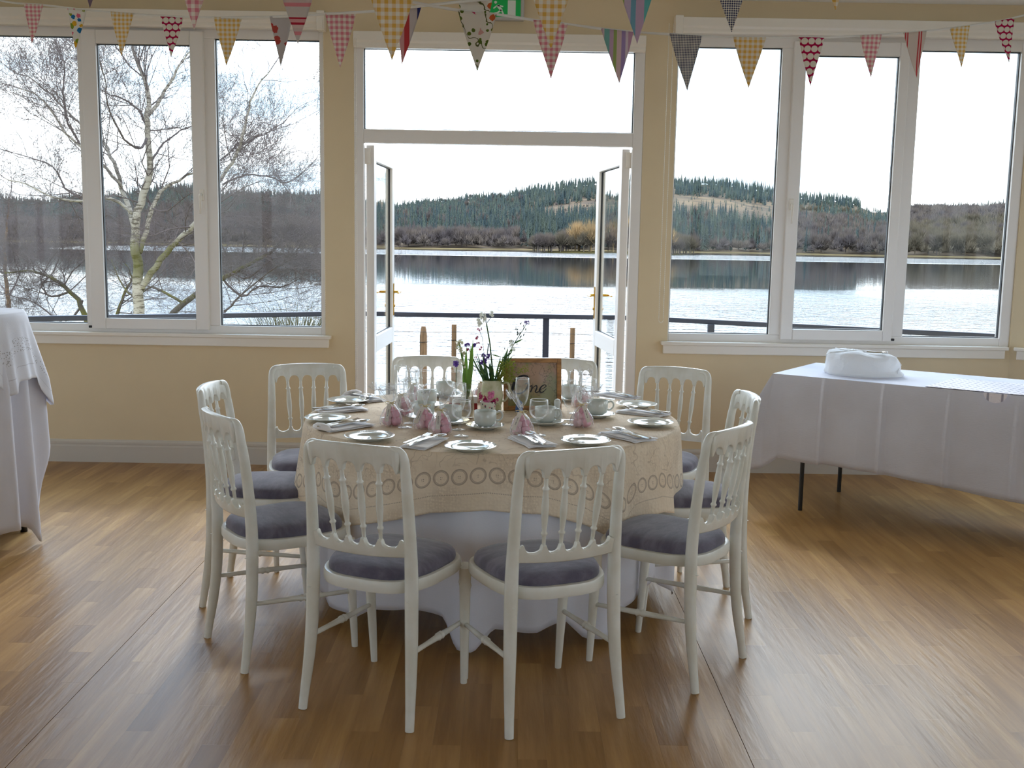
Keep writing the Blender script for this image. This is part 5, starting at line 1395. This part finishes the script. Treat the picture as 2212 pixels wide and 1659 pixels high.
# folded blue and white paper behind the flute
p = onZ(1121, 884, TZ+.005); bb = empty('blue_ornament', (p[0], p[1]-.06, TZ1), 0, 'small blue and white ornament in front of the frame, seen through the flute', 'ornament')
MB().add([(-.018, 0, .0), (.018, 0, .0), (.012, .01, .045), (-.014, .008, .032), (.0, -.012, .03), (-.004, .004, .058)], [(0, 1, 4), (0, 4, 3), (1, 2, 4), (4, 2, 5), (3, 4, 5), (0, 3, 2, 1), (3, 5, 2)]).build('body', mat('blue_card', lin((70, 110, 176)), .5), bb, False)
MB().add([(.004, -.0125, .028), (.016, -.006, .046), (.02, -.008, .02)], [(0, 1, 2)]).build('wing', mat('white_card2', lin((226, 226, 230)), .5), bb, False)

# ------------------------------------------------------------------ long table on the right
A = np.array([1.461, 5.853]); d1 = np.array([.817, -.576]); d2 = np.array([.576, .817]); LT, WT = 1.83, .70
rz = math.atan2(d1[1], d1[0])
TT = .775
lt = empty('trestle_table', (A[0], A[1], 0), rz, 'long folding table with black legs under a white linen cloth', 'table')
MB().box((.01, .01, TT-.033), (LT-.01, WT-.01, TT-.004)).build('tabletop', mat('trestle_top', lin((170, 150, 120)), .5), lt, False, bevel=.003)
lp1 = onZ(1728, 1102, 0)[:2]-A; lp2 = onZ(1812, 1062, 0)[:2]-A
for q in (lp1, lp2):
    x, y = float(q@d1), min(float(q@d2), WT-.03); MB().tube([(x, y, 0), (x, y, TT-.033)], .0125, 10).build('leg', M['black'], lt, auto=40)
for x, y in ((LT-.28, .1), (LT-.28, WT-.1)): MB().tube([(x, y, 0), (x, y, TT-.033)], .0125, 10).build('leg', M['black'], lt, auto=40)
MB().tube([(float(lp1@d1), .08, .45), (float(lp1@d1), .5, .45)], .009, 8).build('brace', M['black'], lt)
def box_cloth(name, L, W, zt, hems, label, m, folds, loc, rz, corner=.10):
    """rectangular cloth: perimeter walk, hems(s)->z ; folds(s,d)->outward offset"""
    per = []
    ns = 900
    tot = 2*(L+W); pts = []
    rc = .018
    for i in range(ns):
        s = tot*i/ns
        if s < L: p = (s, 0); nrm = (0, -1)
        elif s < L+W: p = (L, s-L); nrm = (1, 0)
        elif s < 2*L+W: p = (L-(s-L-W), W); nrm = (0, 1)
        else: p = (0, W-(s-2*L-W)); nrm = (-1, 0)
        # blend normals near corners
        dc = min(((p[0]-cx)**2+(p[1]-cy_)**2)**.5 for cx in (0, L) for cy_ in (0, W)); k = max(0, 1-dc/.06)
        cx = 0 if p[0] < L/2 else L; cy_ = 0 if p[1] < W/2 else W
        dg = ((1 if cx else -1)/math.sqrt(2), (1 if cy_ else -1)/math.sqrt(2))
        nx, ny = nrm[0]*(1-k)+dg[0]*k, nrm[1]*(1-k)+dg[1]*k
        pts.append((p, (nx, ny), s, k))
    mb = MB(); nd = 16
    c = (L/2, W/2)
    for f in (0, .9):
        for (p, nn, s, k) in pts: mb.v.append((c[0]+(p[0]-c[0])*f, c[1]+(p[1]-c[1])*f, zt))
    for j in range(nd+1):
        for (p, nn, s, k) in pts:
            D = zt-hems(s, p, k); d = D*j/nd; off = .004*min(1, d/.01)+folds(s, d, p, k)
            mb.v.append((p[0]+nn[0]*off, p[1]+nn[1]*off, zt-d-(.001 if j else 0)))
    R = 2+nd+1
    for j in range(R-1):
        for i in range(ns): mb.f.append((j*ns+i, j*ns+(i+1) % ns, (j+1)*ns+(i+1) % ns, (j+1)*ns+i))
    o = mb.build(name, m, None, True, loc=(loc[0], loc[1], 0), rotz=rz, auto=50)
    sd = o.modifiers.new('t', 'SOLIDIFY'); sd.thickness = .0015; sd.offset = 1
    return tag(o, label, 'tablecloth')
def hem_r(s, p, k):
    b = .295+.012*math.sin(s*3)-.05*max(0, min(1, (s-.3)/1.2)) if p[1] < .01 else .32
    if p[0] < .3 and p[1] < .01: b = .31-.015*(p[0]/.3)
    return b-.09*k
PL = (.13*0+.30, .62, .95, 1.27, 1.55)
def fold_r(s, d, p, k):
    g = min(1, d/.3); o = .055*g*k+.02*g
    if p[1] < .01:
        for c in PL:
            u = (p[0]-c); o += .012*min(1, d/.05)*math.exp(-(u/.014)**2)+.016*g*max(0, 1-abs(u+.12)/.16)*(1 if u < 0 else 0)
    else: o += .012*g*math.sin(s*17)
    if p[0] < .01: o += .10*g*(1-.3*p[1]/.7)
    return o
LIN2 = mat('pressed_linen', lin((226, 222, 228)), .85, .2, fn=weave(lin((226, 228, 240)), lin((218, 218, 228))), transl=.10, bump=lambda nt: (noise(nt, coords(nt, 'Object', (6, 6, 60)), 6, 3)+noise(nt, coords(nt, 'Object'), 200, 1)*.3, .35, .004))
box_cloth('linen_cloth', LT, WT, TT-.0015, hem_r, 'white pressed linen cloth with sharp creases on the long right table', LIN2, fold_r, A, rz)
# crochet runner
rn = []
def on_t(px, py): q = onZ(px, py, TT)[:2]-A; return float(q@d1), float(q@d2)
E0 = on_t(1990, 838)[0]
def crochet(nt):
    v = coords(nt, 'Object', (1, 1, 1)); x, y, z = xyz(nt, v)
    u = ((x+y)*15.0).fr()-.5; w_ = ((x-y)*15.0).fr()-.5
    hole = ((u.ab()).lt(.10))*((w_.ab()).lt(.30))
    return mix(nt, hole, lin((240, 236, 244)), lin((170, 168, 186)))
mb = MB()
PF, PT_, PB = on_t(2105, 866), on_t(1990, 838), on_t(2062, 818)
def rfn(u, v):
    y = .004+v*(min(PB[1], WT-.03)-.004); x0 = float(np.interp(y, [PF[1], PT_[1], PB[1]], [PF[0], PT_[0], PB[0]])); x = x0+(LT-x0-.01)*u; return (x, y, TT+.0035+.0004*math.sin(x*60)*math.sin(y*50))
mb.slab(rfn, 40, 30, .0022)
rn = tag(mb.build('crochet_runner', mat('crochet', lin((240, 236, 244)), .9, .1, fn=crochet, bump=lambda nt: (voro(nt, coords(nt), 120), .6, .003)), None, True, loc=(A[0], A[1], 0), rotz=rz, auto=40), 'white crochet runner laid over the right end of the long table', 'table runner')
mb = MB()
xc = PF[0]+.03; k = 14
fr_ = [(xc, -.024, TT+.002)]+[(xc+.055*math.cos(PI+PI*i/k), -.026, TT+.002+.048*math.sin(PI+PI*i/k)) for i in range(k+1)]
bk_ = [(x, y+.004, z) for x, y, z in fr_]; m = len(fr_)
mb.add(fr_+bk_, [(0, i+1, i+2) for i in range(k)]+[(m, m+i+2, m+i+1) for i in range(k)]+[(i+1, m+i+1, m+i+2, i+2) for i in range(k)]+[(0, m, m+1, 1), (0, k+1, m+k+1, m)])
q = mb.build('scallop', MATS['crochet'], rn, False)
# parcel wrapped in white net with a small knife on top
cxy = onZ(1860, 808, TT)[:2] 
pk = empty('wrapped_cake', (cxy[0], cxy[1], TT+.0005), rz*.35, 'round bundle swathed in soft white net on the long table', 'cake')
NET = mat('white_net', lin((244, 244, 244)), .9, .1, transl=.3, bump=lambda nt: (noise(nt, coords(nt), 14, 4, .6), .5, .02))
rr = random.Random(4)
def cake(u, v):
    a = 2*PI*u; Z = [(.0, .98), (.01, 1.02), (.035, 1.0), (.07, .99), (.095, .97), (.115, .90), (.124, .74), (.127, .45), (.128, .1), (.128, 0)]
    t = v*9; i = min(int(t), 8); f = t-i; z = Z[i][0]*(1-f)+Z[i+1][0]*f; r_ = Z[i][1]*(1-f)+Z[i+1][1]*f
    wv = 1+.030*math.sin(a*3+1)+.022*math.sin(a*7+z*40)+.012*math.sin(a*13-z*60)
    x = .200*r_*wv*math.cos(a); y = .150*r_*wv*math.sin(a)
    if z < .03: x += .03*max(0, math.cos(a+.5))*(1-z/.03)
    return (x, y, z+.006*math.sin(a*2+x*20)*(z > .05)-.012*(x/.2)*(z/.12))
mb = MB().grid(cake, 72, 27, True); mb.build('net_wrap', NET, pk)
mb = MB()
for i in range(7):
    a0 = rr.uniform(0, 6.3); pts = []
    for k in range(9):
        u = (a0/(2*PI)+k*.035) % 1; v = .15+.75*k/8; q = cake(u, v); pts.append((q[0]*1.004, q[1]*1.004, q[2]+.001))
    mb.tube(pts, [.001, .003, .004, .004, .004, .004, .003, .003, .001], 5)
mb.build('gathered_fold', NET, pk)
kn = empty('cake_knife', (cxy[0]+.055, cxy[1]-.075, TT+.131), rz*.9, 'short brown and silver knife lying on top of the white net bundle', 'knife')
mb = MB(); mb.box((-.055, -.008, -.002), (.03, .008, .004)); mb.build('sheath', mat('brown_leather', lin((116, 96, 56)), .5), kn, False, bevel=.002)
mb = MB(); mb.tube([(.03, 0, .001), (.05, 0, .001), (.056, .004, .001)], [.006, .005, .007], 8); mb.build('grip', M['steel'], kn)

# ------------------------------------------------------------------ tall draped table at the left edge
pc = np.array([-2.66, 4.93])
ht = empty('tall_table', (pc[0], pc[1], 0), 0, 'tall round table with folding steel legs and black feet at the far left', 'table')
HT = 1.112
MB().lathe([(0, HT-.03), (.31, HT-.03), (.315, HT-.025), (.315, HT-.006), (.31, HT-.002), (0, HT-.002)], 48).build('tabletop', mat('tall_top', lin((170, 150, 120)), .5), ht, auto=40)
fx = float(onZ(52, 1148, 0)[0]-pc[0]); fy_ = float(onZ(52, 1148, 0)[1]-pc[1])
for s in ((fx, fy_), (-fx, fy_), (fx, -fy_), (-fx, -fy_)):
    l = MB().tube([(s[0], s[1], .035), (s[0]*.8, s[1]*.8, HT-.03)], .0125, 10).build('leg', mat('leg_steel', lin((150, 150, 156)), .3, metal=.6), ht)
    MB().tube([(s[0], s[1], 0), (s[0], s[1], .05)], [.017, .015], 10).build('rubber_foot', M['black'], l)
def tall_cloth(name, ztop, rad, tab, m, label, amp, folds, flare, harm, cat='tablecloth'):
    o = drape(name, rad, ztop, tab, folds, m, label, cat, nt_=200, nd=24, flare=flare, amp=amp, harm=harm); o.location = (pc[0], pc[1], 0); return o
tall_cloth('long_white_cloth', HT, .322, [(-180, .05), (-60, .1), (-20, .11), (5, .11), (20, .10), (45, .10), (62, .12), (74, .12), (82, .10), (87, .02), (92, .02), (97, .10), (103, .30), (110, .46), (118, .50), (128, .40), (145, .1), (180, .05)], M['sheet'], 'long crumpled white cloth hanging to the floor from the tall left table', .026, [(88, .03, 7), (110, .055, 8), (76, -.02, 5), (66, .03, 5), (5, .03, 6), (-20, .03, 6)], .04, ((7, 1.0, .3), (12, .6, 1.7), (19, .3, 4.0)))
def lacew(nt):
    u = nt.nodes.new('ShaderNodeUVMap'); u.uv_map = 'uv'; U, V, _ = xyz(nt, u.outputs[0])
    P = position(nt); base = mix(nt, noise(nt, P, 6, 3).ramp(.3, .7), lin((236, 238, 248)), lin((228, 230, 240)))
    band = (V-.165).ab().lt(.033); p_ = .05
    cu = ((U/p_).fr()-.5)*p_; rw = (V-.165); d = (cu*cu+rw*rw).sqrt()
    fl_ = ((d-.016).ab().lt(.003)+(d.lt(.005))).mn(1.0)
    mesh_ = voro(nt, P, 110, 'Distance', .8).lt(.33)
    inner = (mesh_*(1.0-fl_))
    c = mix(nt, band*inner*.75, base, lin((150, 146, 150)))
    return mix(nt, ((V-.068).ab().lt(.0016))*.6, c, lin((190, 186, 196)))
M['lacew'] = mat('white_lace', lin((232, 228, 238)), .85, .2, fn=lacew, transl=.1, bump=lambda nt: (noise(nt, coords(nt, 'Object', (1, 1, 1)), 200, 2), .2, .002))
tall_cloth('lace_overcloth', HT+.0035, .336, [(-180, .78), (-60, .7), (-20, .72), (8, .72), (16, .70), (20, .72), (25, .80), (40, .81), (60, .80), (66, .75), (72, .76), (76, .81), (88, .815), (97, .81), (101, .74), (106, .67), (112, .66), (118, .73), (130, .8), (180, .78)], M['lacew'], 'short white cloth with a lace band draped over the tall left table', .012, [(24, -.02, 3), (70, .02, 3), (84, .012, 4), (95, .014, 3), (108, .05, 6), (50, .012, 4)], .13, ((9, 1.0, .3), (14, .6, 1.7), (19, .3, 4.0)))

# ------------------------------------------------------------------ bunting
def gingham(c, p=.0235):
    def f(nt):
        x, y, z = xyz(nt, coords(nt, 'Object')); a = ((x/p+50.0).fr()).lt(.5); b = ((z/p+50.0).fr()).lt(.5)
        return mix(nt, (a+b)*.5, lin((244, 240, 230)), c)
    return f
def honey(c, p=.034, q=.036):
    def f(nt):
        x, y, z = xyz(nt, coords(nt, 'Object')); v = z/q+50.0; row = v.fl(); u = x/p+50.0+(row*.5)
        a = (u.fr()-.5)*.92; b = (v.fr()-.5)*1.02
        return mix(nt, (a*a+b*b).lt(.195), c, lin((238, 232, 222)))
    return f
def stripes(defs, per, axis='x'):
    def f(nt):
        x, y, z = xyz(nt, coords(nt, 'Object')); t = ((x if axis == 'x' else z)/per+50.0).fr(); c = rgb(nt, defs[0][1])
        for a, col in defs[1:]: c = mix(nt, t.gt(a), c, col)
        return c
    return f
def sprig(nt):
    v = coords(nt, 'Object'); x, y, z = xyz(nt, v)
    c = rgb(nt, lin((236, 232, 224)))
    wv = (((x*1.0+z*.8)*30.0+noise(nt, v, 12, 2)*5.0).sin()).ab().lt(.055)
    c = mix(nt, wv, c, lin((104, 108, 66)))
    for s_, thr, col, off in ((30, .25, lin((112, 128, 56)), (0, 0)), (13, .30, lin((222, 176, 172)), (.3, .7)), (30, .24, lin((96, 118, 48)), (.55, .2)), (14, .25, lin((206, 70, 116)), (.8, .4)), (16, .22, lin((214, 116, 70)), (.1, .9))):
        vv = flat_xz(nt, off); d = voro(nt, vv, s_, 'Distance', 1.0)+noise(nt, vv, 70, 2)*.16
        c = mix(nt, (d.lt(thr+.06))*(noise(nt, vv, 9 if s_ > 20 else 6, 1).gt(.46 if s_ > 20 else .52)), c, col)
    return c
FB = dict(rough=.9, spec=.1, transl=.28)
BM = {
 'pg': mat('pink_gingham', fn=gingham(lin((228, 146, 162))), **FB), 'yg': mat('yellow_gingham', fn=gingham(lin((236, 196, 104))), **FB),
 'hc': mat('crimson_honeycomb', fn=honey(lin((186, 28, 84))), **FB), 'nv': mat('navy_check', fn=gingham(lin((40, 44, 92)), .007), **FB),
 'bl': mat('bright_floral', fn=floral(lin((238, 236, 230)), [lin((150, 168, 60)), lin((226, 120, 148)), lin((48, 130, 190)), lin((232, 186, 60)), lin((226, 120, 148))], 26, .44, True), **FB),
 'ro': mat('rose_print', fn=floral(lin((206, 200, 200)), [lin((200, 64, 64)), lin((206, 200, 200)), lin((196, 90, 84)), lin((188, 186, 192))], 19, .44, True), **FB),
 'sp': mat('leaf_sprig_print', fn=sprig, **FB),
 'rs': mat('red_band_stripe', fn=stripes([(0, lin((226, 206, 200))), (.12, lin((190, 50, 70))), (.20, lin((224, 170, 170))), (.32, lin((190, 50, 70))), (.38, lin((214, 206, 200))), (.75, lin((226, 150, 156))), (.88, lin((216, 196, 192)))], .085, 'z'), **FB),
 'rv': mat('red_vertical_stripe', fn=stripes([(0, lin((226, 214, 206))), (.28, lin((206, 72, 80))), (.36, lin((226, 190, 184))), (.46, lin((206, 72, 80))), (.54, lin((226, 214, 206)))], .075, 'x'), **FB),
 'br': mat('blue_red_stripe', fn=stripes([(0, lin((212, 204, 204))), (.30, lin((60, 66, 130))), (.52, lin((206, 72, 80))), (.62, lin((224, 176, 176))), (.80, lin((206, 80, 84)))], .11, 'x'), **FB),
 'lt': mat('lilac_teal_stripe', fn=stripes([(0, lin((228, 206, 206))), (.14, lin((176, 156, 202))), (.26, lin((226, 214, 222))), (.34, lin((206, 168, 196))), (.56, lin((224, 206, 214))), (.62, lin((136, 194, 190))), (.78, lin((208, 180, 204))), (.90, lin((170, 190, 120)))], .145, 'x'), **FB),
 'tg': mat('teal_green_stripe', fn=stripes([(0, lin((206, 180, 204))), (.2, lin((116, 196, 194))), (.38, lin((226, 206, 212))), (.55, lin((168, 194, 110))), (.72, lin((208, 190, 214))), (.88, lin((130, 180, 200)))], .13, 'x'), **FB),
 'pp': mat('plum_print', fn=floral(lin((140, 120, 134)), [lin((196, 60, 90))], 20, .2, True), **FB)}
RB = mat('bunting_tape', lin((240, 238, 234)), .8, transl=.2)
def bunting(name, label, anchors, flags):
    """anchors: tape path (px, py, Y); flags: ((xl,yl),(xr,yr),(xt,yt),Y,material,label)"""
    P = [Vector(onY(a, b, c)) for a, b, c in anchors]; org = P[0].copy(); root = empty(name, tuple(org), 0, label, 'bunting')
    mb = MB(); vs = []; m = len(P)
    Q = []
    for i in range(m-1):
        a = P[max(i-1, 0)]; b = P[i]; c = P[i+1]; d = P[min(i+2, m-1)]
        for k in range(8): f = k/8; Q.append(.5*((2*b)+(c-a)*f+(2*a-5*b+4*c-d)*f*f+(3*b-a-3*c+d)*f**3))
    Q.append(P[-1])
    for i, q in enumerate(Q):
        tw = .5*math.sin(i*.35); h = .0055*math.cos(tw); g = .0055*math.sin(tw)
        for s in (1, -1): 
            vs.append(tuple(q-org+Vector((0, s*g-.0016, s*h)))); vs.append(tuple(q-org+Vector((0, s*g+.0016, s*h))))
    fs = []
    for i in range(len(Q)-1):
        a = i*4; fs += [(a, a+4, a+6, a+2), (a+1, a+3, a+7, a+5), (a, a+1, a+5, a+4), (a+2, a+6, a+7, a+3)]
    mb.add(vs, fs); mb.build('tape', RB, root, True)
    for i, (l, r_, t, Y, mm, lb) in enumerate(flags):
        L = Vector(onY(l[0], l[1], Y+.0)); R = Vector(onY(r_[0], r_[1], Y+.0)); T = Vector(onY(t[0], t[1], Y)); c = (L+R)/2
        rr = random.Random(i+len(name)); cur = rr.uniform(-.008, .012); ph = rr.uniform(0, 6)
        def fn(u, v, L=L, R=R, T=T, c=c, cur=cur, ph=ph):
            a = L.lerp(T, v); b = R.lerp(T, v); q = a.lerp(b, u)-c
            w_ = (b-a).length
            q.y += -cur*math.sin(PI*u)*(1-v)+.004*math.sin(v*6+ph)
            q += (c-c); 
            edge = (u-.5)*2*.035*w_*math.sin(v*PI)      # slightly rounded sides
            q.x += edge
            return tuple(q)
        o = MB().grid(fn, 8, 16).build('pennant', BM[mm], root, True, loc=tuple(c-org)); o['label'] = lb
        sd = o.modifiers.new('t', 'SOLIDIFY'); sd.thickness = .0014
    return root
bunting('bunting_string', 'string of small pennants sagging across the top from the far left wall', [(-120, -40, 6.6), (0, 1, 6.6), (95, 11, 6.5), (215, 24, 6.4), (345, 34, 6.2), (450, 37, 5.8), (560, 37, 5.4), (640, 34, 5.1), (703, 30, 4.9), (810, 24, 4.7), (900, 14, 4.5), (991, 4, 4.3), (1070, -4, 4.15), (1250, -40, 3.8)], [
 ((52, 8), (94, 10), (69, 95), 6.5, 'pg', 'small pink gingham pennant at the far left'), ((146, 18), (187, 22), (164, 108), 6.4, 'bl', 'white pennant with bright pink, blue and yellow flowers'), ((239, 25), (289, 29), (262, 122), 6.3, 'yg', 'yellow gingham pennant third from the left'),
 ((347, 36), (397, 38), (370, 124), 6.1, 'hc', 'crimson honeycomb pennant'), ((462, 37), (524, 37), (489, 143), 5.7, 'yg', 'yellow gingham pennant above the left window'), ((583, 36), (632, 35), (607, 144), 5.3, 'ro', 'grey pennant with red roses'),
 ((703, 30), (770, 27), (735, 147), 4.9, 'pg', 'pink gingham pennant between window and doors'), ((858, 19), (911, 13), (868, 141), 4.6, 'br', 'folded blue and red striped pennant'), ((990, 4), (1064, -3), (1031, 125), 4.3, 'sp', 'leafy floral pennant behind the other floral one')])
bunting('bunting_string', 'string of pennants sagging across the top right to the far right wall', [(760, -30, 4.2), (880, 2, 4.2), (989, 22, 4.25), (1073, 31, 4.35), (1150, 43, 4.6), (1226, 52, 4.7), (1298, 62, 4.75), (1370, 69, 4.8), (1446, 74, 4.8), (1520, 78, 4.9), (1583, 80, 5.0), (1655, 81, 5.1), (1725, 81, 5.4), (1785, 81, 5.6), (1857, 77, 5.8), (1904, 75, 5.9), (1951, 71, 6.0), (2001, 67, 6.1), (2052, 61, 6.2), (2095, 55, 6.25), (2148, 47, 6.3), (2191, 38, 6.3), (2280, 16, 6.0)], [
 ((989, 22), (1073, 31), (1031, 155), 4.25, 'sp', 'leafy floral pennant with green ferns beside the exit sign'), ((1152, 43), (1226, 52), (1190, 171), 4.6, 'pg', 'pink gingham pennant behind the hanging yellow one'), ((1298, 61), (1368, 69), (1338, 181), 4.75, 'lt', 'lilac and teal striped pennant'),
 ((1446, 73), (1516, 78), (1484, 197), 4.8, 'nv', 'navy small check pennant over the right window edge'), ((1583, 80), (1654, 81), (1617, 191), 5.0, 'yg', 'yellow gingham pennant over the right window'), ((1725, 81), (1780, 82), (1750, 187), 5.4, 'hc', 'crimson honeycomb pennant over the right window'),
 ((1857, 77), (1904, 75), (1881, 168), 5.8, 'pg', 'pink gingham pennant over the right window'), ((1951, 71), (2001, 67), (1980, 168), 6.0, 'rv', 'pale pennant with red vertical stripes'), ((2052, 61), (2095, 55), (2077, 147), 6.2, 'yg', 'small yellow gingham pennant near the right corner'), ((2148, 47), (2191, 39), (2179, 136), 6.3, 'hc', 'small crimson honeycomb pennant at the right')])
Yn = 3.4
def nf(x, tip, mm, lb, hw=48, hgt=158): return ((x-hw, tip-hgt), (x+hw, tip-hgt+1), (x, tip), Yn, mm, lb)
bunting('bunting_string', 'nearest string of larger pennants, its tape above the top of the view', [(-250, -240, Yn), (0, -170, Yn), (195, -140, Yn), (420, -93, Yn), (643, -63, Yn), (847, -27, Yn), (1020, -50, Yn), (1191, -51, Yn), (1376, -63, Yn), (1580, -88, Yn), (1805, -133, Yn), (2050, -190, Yn), (2400, -280, Yn)], [
 nf(195, 18, 'pp', 'plum printed pennant tip'), nf(420, 65, 'pg', 'large pink gingham pennant', 46), nf(643, 95, 'rs', 'large red banded pennant', 50), nf(847, 132, 'yg', 'largest yellow gingham pennant left of the doors', 52), nf(1190, 107, 'yg', 'large yellow gingham pennant above the doors', 52), nf(1376, 95, 'tg', 'large teal and green striped pennant', 48), nf(1580, 70, 'nv', 'large navy small check pennant', 52), nf(1805, 25, 'yg', 'yellow gingham pennant tip at the top right')])
